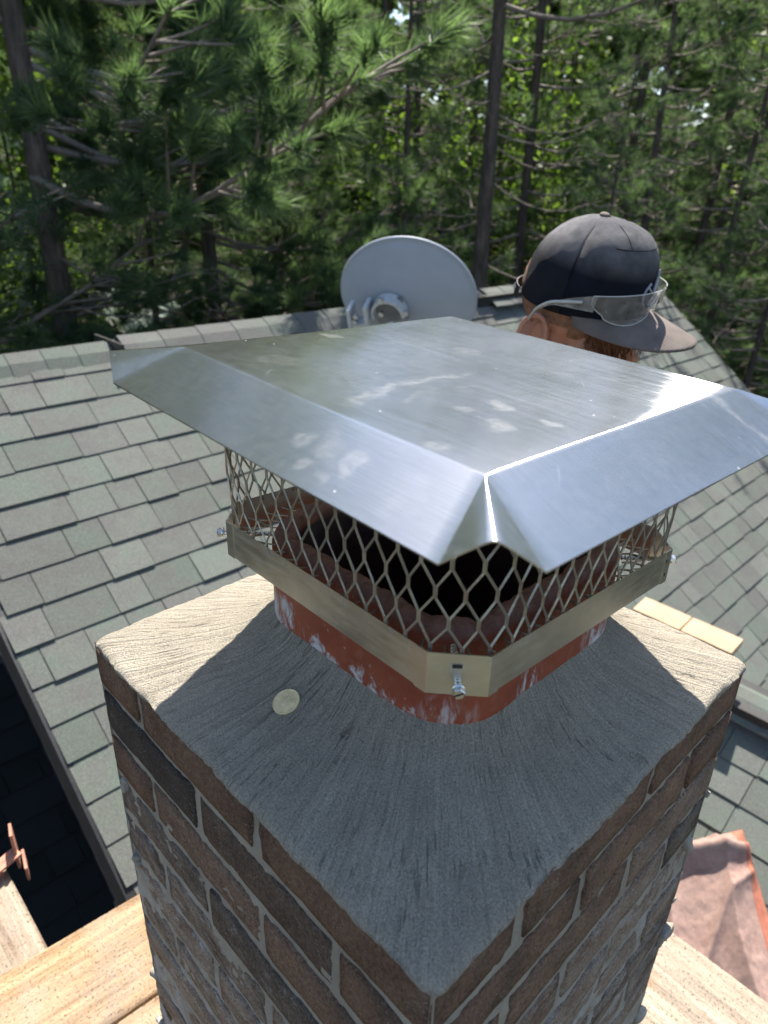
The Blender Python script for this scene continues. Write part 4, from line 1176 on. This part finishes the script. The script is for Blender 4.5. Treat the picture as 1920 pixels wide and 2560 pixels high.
def cap_panel(p0, p1, m, name, dent=0):
    n_ = 64; ph = np.linspace(p0, p1, n_); rows = []
    for h in hs:
        q = cap_pt(ph, np.full(n_, min(h, .9995)))
        q = q + norm(q - np.array([0, 0, .06])) * ((fbm(q * 38, 3, 9) * .0022)[:, None] * min(1, h * 3 + .2))
        rows.append(q)
    P = np.concatenate(rows); o = part(name, hw(P), grid_faces(n_, NH), m, hat, smooth=True)
    s_ = o.modifiers.new('thickness', 'SOLIDIFY'); s_.thickness = .0018; s_.offset = -1
    # object coordinates in the cap's own frame (pale top tint and weave follow the cap)
    return o
HM = Matrix(((HF[0], HL[0], HU[0], 0), (HF[1], HL[1], HU[1], 0), (HF[2], HL[2], HU[2], 0), (0, 0, 0, 1)))
def in_frame(o):
    """give a part the head's own axes so that its texture follows the head"""
    par = wloc(o.parent); me = o.data; V = np.empty(len(me.vertices) * 3, np.float32); me.vertices.foreach_get('co', V)
    Wv = V.reshape(-1, 3) + np.array(wloc(o)); L = (Wv - HC) @ HA.T
    me.vertices.foreach_set('co', L.astype(np.float32).ravel()); me.update()
    o.location = Vector(HC) - par; o.rotation_euler = HM.to_euler(); return o
S0 = math.radians(92)
in_frame(cap_panel(-S0, S0, M['cap'], 'front_panel')); in_frame(cap_panel(S0 + .004, 2 * math.pi - S0 - .004, M['capmesh'], 'mesh_back'))
# stitched seams
for ph in (S0, -S0, math.radians(38), -math.radians(38)):
    q = cap_pt(np.full(30, ph), np.linspace(.02, .985, 30) if abs(ph) > 1 else np.linspace(.80, .985, 30)); V, F = tube(hw(q + norm(q - np.array([0, 0, .05])) * .0002), .0005, 5); part('seam', V, F, M['cap'], hat, smooth=True)
q = cap_pt(np.linspace(-math.radians(55), math.radians(55), 40), np.full(40, .80)); V, F = tube(hw(q + norm(q - np.array([0, 0, .05])) * .0003), .0008, 6); part('seam', V, F, M['cap'], hat, smooth=True)
B = Blob(); B.ell(hw([-.006, 0, CZ + CH + .0015]), HA, (.0085, .0085, .0042)); in_frame(B.build('button', M['brim'], hat, .0014, 1))
n_, k_ = 70, 18; ph = np.linspace(-math.radians(78), math.radians(78), n_); rows = []
for t in np.linspace(0, 1, k_):
    inn = cap_pt(ph, np.zeros(n_)); out = inn.copy()
    ext = .090 * np.cos(ph / math.radians(78) * math.pi / 2) ** .55
    x = inn[:, 0] - .006 + (ext + .006) * t; y = inn[:, 1] * (1 + .10 * t * np.cos(ph))
    z = CZ + .001 - .21 * (x - inn[:, 0]) - 2.6 * y * y * (.35 + .65 * t) + .0005
    rows.append(np.stack([x, y, z], -1))
bo = part('brim', hw(np.concatenate(rows)), grid_faces(n_, k_), M['brim'], hat, smooth=True); in_frame(bo)
s_ = bo.modifiers.new('thickness', 'SOLIDIFY'); s_.thickness = .0032; s_.offset = -1
V = []
for ph_ in np.linspace(math.pi - .62, math.pi + .62, 16):
    q = np.array([CRX * 1.10 * math.cos(ph_) - .002, CRY * .95 * math.sin(ph_)])
    for dx, dz in ((0, .0), (.002, .0), (.002, .020), (0, .020)): V.append([q[0] - dx, q[1], CZ - .020 + dz])
F = [(i * 4 + k, i * 4 + (k + 1) % 4, i * 4 + 4 + (k + 1) % 4, i * 4 + 4 + k) for i in range(15) for k in range(4)] + [(0, 3, 2, 1), (60, 61, 62, 63)]
st = part('snap_strap', hw(np.array(V)), F, M['black'], hat)
for ph_ in np.linspace(math.pi - .45, math.pi + .45, 9):
    q = np.array([CRX * 1.10 * math.cos(ph_) - .0045, CRY * .95 * math.sin(ph_), CZ - .010]); V, F = tube(hw(np.array([q, q + np.array([-.0006, 0, 0])])), .0030, 8); part('snap_hole', V, F, M['thread'], st)
# raised embroidery on the front panels (strokes given across the panel, metres from its centre)
def emb(pts, r, name='embroidery'):
    pts = np.array(pts); k = np.linspace(0, len(pts) - 1, 16); u = np.interp(k, range(len(pts)), pts[:, 0]); v = np.interp(k, range(len(pts)), pts[:, 1])
    q = cap_pt(u / .098, v / CH); q = q + norm(q * np.array([1, 1, 0])) * .0012
    V, F = tube(hw(q), r, 6); part(name, V, F, M['thread'], hat, smooth=True)
emb([(-.020, .058), (-.030, .050), (-.034, .040), (-.031, .030), (-.024, .022)], .0020)
emb([(-.024, .052), (-.012, .044), (.000, .038), (.010, .035)], .0017)
emb([(.010, .074), (.006, .064), (.000, .052), (-.003, .042)], .0020)
emb([(.014, .072), (.016, .058), (.010, .040)], .0014)
emb([(.034, .058), (.028, .050), (.022, .044)], .0020)
emb([(.036, .056), (.034, .044), (.024, .034), (.016, .026)], .0014)
emb([(-.012, .022), (-.004, .030), (.004, .033), (.012, .026), (.016, .022)], .0020)

# safety glasses pushed up on the cap
gls = bpy.data.objects.new('safety_glasses', None); col.objects.link(gls); gls.parent = person; gls.location = Vector(hw(np.array([.10, 0, .03]))) - person.location
def gl_pt(ph, z, off=.010):
    r = 1.0 + off / .1; return np.stack([(CRX + off + .002) * np.cos(ph) ** 1.0 + 0 * z, (CRY + off) * np.sin(ph), z + 0 * ph], -1)
for s in (-1, 1):
    V = []; n_ = 26; k_ = 10
    for j in range(k_):
        t = j / (k_ - 1)
        for i in range(n_):
            u = i / (n_ - 1); ph_ = s * (math.radians(7) + u * math.radians(62))
            topz = CZ + .052 - .014 * u ** 1.6; dep = (.050 * (math.sin(math.pi * min(1, .16 + u * .80)) ** .55)) * (.62 if u < .12 else 1) 
            if u > .8: dep = dep * .9
            V.append(gl_pt(np.array(ph_), np.array(topz - dep * t), .013 - .004 * t))
    o = part('lens', hw(np.array(V)), grid_faces(n_, k_), M['glass'], gls, smooth=True)
    N2 = np.array(V).reshape(k_, n_, 3); loop = np.concatenate([N2[0], N2[1:, -1], N2[-1, ::-1][1:], N2[::-1, 0][1:]])
    V, F = tube(hw(loop), .0008, 5, False); part('lens_edge', V, F, M['frost'], gls, smooth=True)
    V = []
    apts = [gl_pt(np.array(s * math.radians(66)), np.array(CZ + .026), .010), np.array([.012, s * .102, CZ + .020]), np.array([-.020, s * .101, CZ + .010]), np.array([-.042, s * .096, CZ - .010]), np.array([-.052, s * .088, CZ - .034])]
    k2 = np.linspace(0, 4, 24); ap = np.stack([np.interp(k2, range(5), [p[i] for p in apts]) for i in range(3)], -1)
    for _ in range(3): ap[1:-1] = (ap[:-2] + ap[1:-1] * 2 + ap[2:]) / 4
    for i, p in enumerate(ap):
        hh = .013 - .0095 * min(1, i / 10)
        for dy, dz in ((0, -hh), (s * .002, -hh), (s * .002, hh), (0, hh)): V.append(p + np.array([0, dy, dz]))
    F = [(i * 4 + k, i * 4 + (k + 1) % 4, i * 4 + 4 + (k + 1) % 4, i * 4 + 4 + k) for i in range(23) for k in range(4)] + [(0, 3, 2, 1), (92, 93, 94, 95)]
    part('temple', hw(np.array(V)), F, M['glass'], gls, smooth=False); V, F = tube(hw(ap[3:] + np.array([0, s * .0012, .002])), np.linspace(.0024, .0018, 21), 6); part('temple_tip', V, F, M['frost'], gls, smooth=True)
V = []
for i in range(8):
    ph_ = math.radians(-9 + i * 18 / 7)
    for off, z in ((.010, CZ + .030), (.014, CZ + .030), (.014, CZ + .050), (.010, CZ + .050)): V.append(gl_pt(np.array(ph_), np.array(z), off))
F = [(i * 4 + k, i * 4 + (k + 1) % 4, i * 4 + 4 + (k + 1) % 4, i * 4 + 4 + k) for i in range(7) for k in range(4)] + [(0, 3, 2, 1), (28, 29, 30, 31)]
part('nose_bridge', hw(np.array(V)), F, M['glass'], gls)

# ------------------------------------------------------------------ trees
GZ = -6.2
def trunk_mesh(H, r0, seed, lean=(0, 0), sides=14, rings=36):
    V = []
    for j in range(rings):
        t = j / (rings - 1); z = H * t; r = r0 * ((1 - t) ** .8 * .92 + .08) * (1 + .35 * math.exp(-z / .5))
        a = np.linspace(0, 2 * np.pi, sides, endpoint=False)
        c = np.array([lean[0] * z + .10 * math.sin(z * .35 + seed), lean[1] * z + .10 * math.cos(z * .3 + seed)])
        rr_ = r * (1 + .06 * vnoise(np.stack([np.cos(a) * 2, np.sin(a) * 2, np.full(sides, z * 1.5)], -1), seed))
        V.append(np.stack([c[0] + rr_ * np.cos(a), c[1] + rr_ * np.sin(a), np.full(sides, z)], -1))
    return np.concatenate(V), grid_faces(sides, rings, True)
def trunk_c(z, lean, seed): return np.array([lean[0] * z + .10 * math.sin(z * .35 + seed), lean[1] * z + .10 * math.cos(z * .3 + seed), z])

def tufts(P, D, size, k, seed, width=.0045):
    """needle brushes: P points, D directions -> one triangle per needle"""
    g = np.random.default_rng(seed); n_ = len(P)
    P = np.repeat(P, k, 0); D = np.repeat(D, k, 0); S = np.repeat(size, k)
    rnd = norm(g.normal(size=P.shape)); rad = norm(rnd - D * (rnd * D).sum(1, keepdims=True))
    sp = g.uniform(.25, 1.25, len(P))[:, None]; d = norm(D * np.cos(sp) + rad * np.sin(sp) + np.array([0, 0, .10]))
    b = P - D * (g.uniform(0, .55, len(P)) * S)[:, None]
    L = S * g.uniform(.75, 1.15, len(P)); u = norm(np.cross(d, norm(g.normal(size=P.shape))))
    w = (width * g.uniform(.8, 1.3, len(P)) * (S / .14))[:, None]
    V = np.stack([b - u * w * .5, b + u * w * .5, b + d * L[:, None] + np.array([0, 0, -.012])], 1).reshape(-1, 3)
    F = np.arange(len(V), dtype=np.int32).reshape(-1, 3)
    tn = np.repeat(np.clip(np.repeat(g.normal(.45, .24, n_), k) + g.normal(0, .10, n_ * k), 0, 1), 3)
    return V, F, np.stack([tn, tn, tn], -1)

def pine_parts(seed, H, r0, z_live, Lmax, nlimb, k, lean=(0, 0), z_dead=2.5, dens=1.0, tsize=.15, width=.0045, bias=None):
    g = np.random.default_rng(seed); mbl = MB(); limbs = []; TP, TD, TS = [], [], []
    for i in range(nlimb):
        f = (i + g.uniform(0, .9)) / nlimb; z = z_dead + (H - .3 - z_dead) * f; live = z > z_live
        if not live and g.random() < .35: continue
        az = g.uniform(0, 2 * np.pi) if bias is None or g.random() < .45 else bias + g.normal(0, .5)
        top = (z - z_live) / max(H - z_live, .1)
        L = Lmax * ((1 - max(top, 0)) ** .8 * .9 + .12) * g.uniform(.65, 1.1) if live else Lmax * g.uniform(.25, .62)
        rise = g.uniform(-.18, .12) + (top * .34 if live else -.10)
        d = np.array([math.cos(az), math.sin(az), 0]); p0 = trunk_c(z, lean, seed); pts = []
        wob = g.uniform(-.25, .25, 2); n_ = 7
        for q in np.linspace(0, 1, n_):
            sw = np.array([-d[1], d[0], 0]) * (wob[0] * math.sin(q * 3) + .06 * math.sin(q * 9 + wob[1] * 20)) * L * .35
            pts.append(p0 + d * L * q + sw + np.array([0, 0, L * (rise * q + .16 * q * q - (.12 * math.sin(q * 3.1)))]))
        pts = np.array(pts); mbl = MB(); limbs.append(mbl); rl_ = (.010 + .0085 * L) * (1 if live else .6)
        V, F = tube(pts, np.linspace(rl_, rl_ * .28, n_), 5, False); mbl.add(V, F)
        nsub = int((5 + L * 4.2) * dens) if live else int(3 + L * 2)
        for j in range(nsub):
            q = g.uniform(.25, 1.0) ** .8; x = q * (n_ - 1); i0 = min(int(x), n_ - 2); b = pts[i0] * (1 - x + i0) + pts[i0 + 1] * (x - i0)
            sd_ = g.choice((-1, 1)); dd = norm(d * g.uniform(.3, 1) + np.array([-d[1], d[0], 0]) * sd_ * g.uniform(.3, 1.1) + np.array([0, 0, g.uniform(-.25, .45)]))
            l2 = L * g.uniform(.10, .30) * (1.25 - .5 * q) + .12; e = b + dd * l2 + np.array([0, 0, l2 * .15])
            V, F = tube([b, (b + e) / 2 + g.normal(0, .02, 3), e], [rl_ * .38, rl_ * .26, .004], 4, False); mbl.add(V, F)
            if live:
                m_ = max(1, int(l2 / .17))
                for t in np.linspace(1 - .3 * (m_ - 1) / max(m_, 1), 1, m_):
                    TP.append(b + (e - b) * t + g.normal(0, .03, 3)); TD.append(norm(dd + g.normal(0, .45, 3) + np.array([0, 0, .35]))); TS.append(tsize * g.uniform(.75, 1.2))
        if live:
            for t in np.linspace(.7, 1, 3): TP.append(p0 + (pts[-1] - p0) * t); TD.append(norm(d + np.array([0, 0, .5]))); TS.append(tsize)
    TP, TD, TS = np.array(TP), np.array(TD), np.array(TS)
    return trunk_mesh(H, r0, seed, lean), limbs, tufts(TP, TD, TS, k, seed, width)

def pine(name_label, group, base, data, rot=0.0):
    """data: meshes (trunk, branches, crown) shared between copies"""
    t = thing('pine_tree', name_label, 'tree', base, group); t.rotation_euler = (0, 0, rot)
    for me in data:
        nm = me.name.split('.')[0]; o = bpy.data.objects.new(nm, me); col.objects.link(o); o.parent = t
        if nm == 'branches': o['kind'] = 'stuff'
    # keep its noon shadow off the sunlit roof, as in the photograph
    H_ = max(v.co.z for v in data[0].vertices); d_ = 0.0
    while d_ < 14 and not (base[0] - .75 * d_ < XR + .3 and base[1] - .66 * d_ < YR + .1): d_ += .1
    t.scale = (min(1.0, max(.55, (d_ / .54 - .6 - GZ) / H_)),) * 3
    return t
def pine_data(*a, split=False, **k):
    (tv, tf), limbs, (cv, cf, ct) = pine_parts(*a, **k)
    if split: bm_ = [make_mesh('limb', np.concatenate(l.V), l.F, M['dead'], True) for l in limbs]
    else:
        al = MB()
        for l in limbs: al.add(np.concatenate(l.V), l.F)
        bm_ = [make_mesh('branches', np.concatenate(al.V), al.F, M['dead'], True)]
    return [make_mesh('trunk', tv, tf, M['bark'], True)] + bm_ + [make_mesh('crown', cv, cf, M['needle'], False, tint=ct)]

# the two big trunks the photograph shows, and a leafy pine between them
d_left = pine_data(101, 13.0, .175, 6.3, 3.6, 36, 66, lean=(.020, .012), z_dead=5.0, dens=1.6, tsize=.21, width=.006, bias=math.radians(-20), split=True)
pine('thick pine trunk at far left with long curved boughs', None, (2.42, 7.5, GZ), d_left)
d_mid = pine_data(102, 13.0, .15, 8.3, 2.6, 60, 26, z_dead=3.0, dens=.9, split=True)
pine('straight dark pine trunk standing between the dish and the capped head', None, (7.13, 5.83, GZ), d_mid, 1.0)
d_bough = pine_data(103, 13.0, .14, 4.2, 2.9, 66, 62, z_dead=3.5, dens=1.7, tsize=.22, width=.006, split=True)
pine('bushy green pine whose boughs fill the upper left', None, (5.1, 8.7, GZ), d_bough, .4)
kinds = [pine_data(110, 17.0, .11, 3.4, 2.6, 58, 24, z_dead=2.6, dens=1.15, tsize=.19, width=.007),
         pine_data(111, 14.5, .10, 2.6, 2.3, 56, 24, z_dead=1.8, dens=1.2, tsize=.19, width=.007),
         pine_data(112, 19.0, .12, 3.6, 2.8, 60, 22, z_dead=3.0, dens=1.1, tsize=.20, width=.008),
         pine_data(113, 10.0, .09, 1.6, 2.0, 48, 24, z_dead=.8, dens=1.25, tsize=.18, width=.007)]
caz = math.atan2(FWD[1], FWD[0]); tr = random.Random(31)
def polar(rel, dist): a_ = caz + math.radians(rel); return (CAM[0] + dist * math.cos(a_), CAM[1] + dist * math.sin(a_))
spots = []
for dist, lo, hi, stepd in ((9.5, -44, -14, 9), (11.5, -62, 62, 8.5), (14.5, -70, 75, 7.5), (18, -72, 75, 6.5), (23, -70, 70, 6)):
    a_ = lo + tr.uniform(0, 3)
    while a_ < hi:
        spots.append((a_ + tr.uniform(-1.6, 1.6), dist + tr.uniform(-1.2, 1.2))); a_ += stepd
front, front_t = [], []
for i, (rel, dist) in enumerate(spots):
    x, y = polar(rel, dist)
    if -1.0 < x < 7.2 and y < 7.0: continue
    if math.hypot(x - 2.42, y - 7.5) < 1.6 or math.hypot(x - 7.13, y - 5.83) < 1.5: continue
    if abs(rel - 25) < 6.5 and dist > 9 and dist < 16: continue      # the gap through which the neighbour's house shows
    px, _, zz_ = project((x, y, 0.0))
    lab = 'pine farther back in the dense stand behind the roof'
    if dist < 16 and zz_ > 0 and -150 < px < 2070: front.append((px, len(front_t)))
    kk = (i * 7 + int(dist)) % 4
    if dist < 10.5: kk = 1 if i % 2 else 0
    tt_ = pine(lab, 'pines in the stand behind the roof', (x, y, GZ), kinds[kk], tr.uniform(0, 6.28))
    if front and front[-1][1] == len(front_t): front_t.append((tt_, px, dist))

ords = 'first second third fourth fifth sixth seventh eighth ninth tenth eleventh twelfth thirteenth fourteenth fifteenth sixteenth seventeenth eighteenth nineteenth twentieth'.split()
for row, test in (('nearer', lambda d: d < 13), ('middle', lambda d: d >= 13)):
    for k, (t_, px, d) in enumerate(sorted([q for q in front_t if test(q[2])], key=lambda q: q[1])):
        mark = 'left of the dish' if px < 850 else 'above the dish' if px < 1190 else 'behind the capped head' if px < 1660 else 'at the right edge'
        t_['label'] = '%s pine from the left in the %s row of the stand, %s' % (ords[min(k, 19)], row, mark)

# a tall dense row to the left of the view (it closes the wood there and shows in the metal)
for i, (x, y) in enumerate(((-1.4, 8.6), (.2, 8.3), (.9, 9.6), (-.5, 9.9), (-2.4, 9.4), (-.4, 12.4), (1.0, 12.8), (-2.6, 11.5), (-3.4, 8.6), (-1.6, 14.6), (.8, 15.4))):
    pine('pine farther back in the dense stand behind the roof', 'pines in the stand behind the roof', (x, y, GZ), kinds[(2, 0, 2)[i % 3]], i * 1.3).scale = (1.3, 1.3, 1.25)

# leafy undergrowth
def leaf_cloud(C, R, n_, size, seed, flat=.75):
    g = np.random.default_rng(seed); P = norm(g.normal(size=(n_, 3))) * (g.uniform(0, 1, n_) ** .45)[:, None]
    cl = g.integers(0, max(6, n_ // 160), n_); cc_ = norm(g.normal(size=(cl.max() + 1, 3))) * (g.uniform(.2, 1, cl.max() + 1) ** .5)[:, None]
    P = P * .30 + cc_[cl]; P = P * np.asarray(R) + np.asarray(C)
    N = norm(g.normal(size=(n_, 3)) + np.array([0, 0, flat])); u = norm(np.cross(N, norm(g.normal(size=(n_, 3))))); v = np.cross(N, u)
    s = size * g.uniform(.6, 1.3, n_)[:, None]
    V = np.stack([P - u * s * .5, P - v * s * .30, P + u * s * .5, P + v * s * .30], 1).reshape(-1, 3)
    F = np.arange(len(V), dtype=np.int32).reshape(-1, 4)
    tn = np.clip(np.repeat(g.normal(.5, .25, n_), 4) + .15 * np.repeat(g.normal(0, 1, cl.max() + 1)[cl], 4), 0, 1)
    return V, F, np.stack([tn, tn, tn], -1)
def sapling(lab, base, H, R, n_, seed, size=.10):
    t = thing('leafy_sapling', lab, 'sapling', base, 'leafy saplings among the pines')
    V, F = tube([np.array([base[0] + .1 * math.sin(q * 4 + seed), base[1], base[2] + H * q]) for q in np.linspace(0, 1, 8)], np.linspace(.05, .012, 8), 6); part('stem', V, F, M['bark'], t, smooth=True)
    V, F, tn = leaf_cloud((base[0], base[1], base[2] + H * .66), (R, R, H * .40), n_, size, seed); part('foliage', V, F, M['leaf'], t, tint=tn)
sapling('bright green leafy sapling right beside the thick left trunk', (3.1, 9.6, GZ), 8.6, .95, 4200, 1)
sapling('low leafy sapling just beyond the ridge left of the dish', (4.7, 7.9, GZ), 4.3, .8, 2200, 3)
sapling('pale leafy sapling seen past the straight trunk on its left', (8.4, 8.6, GZ), 8.2, 1.5, 4200, 4)
sapling('yellow green sapling high beyond the straight trunk on its right', (11.5, 8.2, GZ), 10.5, 1.8, 4200, 5, .13)

# the wood beyond: one mass of leaves nobody could count
g = np.random.default_rng(77); Vs, Fs, Ts, off = [], [], [], 0
for k in range(1500):
    rel = g.uniform(-85, 85); dist = g.uniform(25, 40); x, y = polar(rel, dist)
    h = g.uniform(-5.5, 1) if k % 3 == 1 else g.uniform(-2, 15 + 2 * math.sin(rel * .21)); R = g.uniform(1.5, 2.8)
    V, F, tn = leaf_cloud((x, y, h), (R, R, R * .8), 230, .34 if k % 2 else .46, 1000 + k)
    Vs.append(V); Fs.append(F + off); Ts.append(np.clip(tn + g.normal(0, .18), 0, 1)); off += len(V)
for k in range(900):
    rel = g.uniform(-85, 85); dist = g.uniform(38, 46); x, y = polar(rel, dist)
    h = g.uniform(-5, 17); R = g.uniform(2.2, 3.4)
    V, F, tn = leaf_cloud((x, y, h), (R, R, R * .8), 130, .85, 6000 + k)
    Vs.append(V); Fs.append(F + off); Ts.append(np.clip(tn + g.normal(-.1, .15), 0, 1)); off += len(V)
part('woodland', np.concatenate(Vs), np.concatenate(Fs), M['wood_leaf'], tint=np.concatenate(Ts), kind='stuff')
# ferns and brush on the forest floor
Vs, Fs, Ts, off = [], [], [], 0
for k in range(240):
    rel = g.uniform(-60, 60); dist = g.uniform(9.5, 24); x, y = polar(rel, dist)
    if -1.6 < x < 6.9 and y < 7.0: continue
    R = g.uniform(.5, 1.2); V, F, tn = leaf_cloud((x, y, GZ + R * .7), (R, R, R * .8), 240, .15, 3000 + k)
    Vs.append(V); Fs.append(F + off); Ts.append(tn); off += len(V)
part('undergrowth', np.concatenate(Vs), np.concatenate(Fs), M['wood_leaf'], tint=np.concatenate(Ts), kind='stuff')

# ------------------------------------------------------------------ the neighbour's pale house through the trees
nh = thing('neighbour_house', 'pale mint green house glimpsed through the trees at far left', 'house', (4.2, 13.5, GZ))
ev = norm(np.array([RT[0], RT[1], 0])); fv = norm(np.array([FWD[0], FWD[1], 0]))
def facep(px, py, dep): return CAM + dep * (FWD + RT * (px - 960) / FPX - UP * (py - 1280) / FPX)
def facade(name, pts, dep, m, thick=.25):
    P0 = facep(pts[0][0], pts[0][1], dep); P = []
    for px, py in pts:      # corners on one upright wall plane facing the viewer
        r_ = FWD + RT * (px - 960) / FPX - UP * (py - 1280) / FPX; t = ((P0 - CAM) @ fv) / (r_ @ fv); P.append(CAM + r_ * t)
    V, F = poly_slab(P, fv * -1.0, thick); return part(name, V, F, m, nh), P
_, WP = facade('wall', [(-260, 330), (20, 330), (118, 575), (118, 980), (-260, 980)], 13.0, M['mint'])
lo_, hi_ = WP[3][2], WP[1][2]
for k in range(26):
    z = lo_ + (hi_ - lo_) * k / 26
    wx = WP[0] * np.array([1, 1, 0]) ; c = (np.array([WP[0][0], WP[0][1], z]) + np.array([WP[3][0], WP[3][1], z])) / 2 - fv * .012
    half = np.linalg.norm((WP[3] - WP[0])[:2]) / 2 * (1 if k < 15 else max(.3, .98 - (k - 15) * .045)); c = np.array([WP[0][0], WP[0][1], z]) + ev * half - fv * .012
    V, F = box(c, ev, fv, Z, half, .012, .012); part('siding_lap', V, F, M['mint'], nh)
_, GP = facade('garage_gable', [(60, 1010), (60, 900), (212, 764), (330, 858), (330, 1010)], 11.6, M['mint'])
for a_, b_ in ((GP[1], GP[2]), (GP[2], GP[3])):
    d_ = norm(b_ - a_); V, F = box((a_ + b_) / 2 - fv * .10 + Z * .02, d_, fv, np.cross(d_, fv), np.linalg.norm(b_ - a_) / 2 + .05, .06, .07); part('barge_board', V, F, M['white'], nh)
    V, F = poly_slab([a_ - fv * .12 + Z * .10, b_ - fv * .12 + Z * .10, b_ + fv * 3 + Z * .10, a_ + fv * 3 + Z * .10], np.array([0, 0, 1.0]), .05); part('roof', V, F, M['mintroof'], nh)
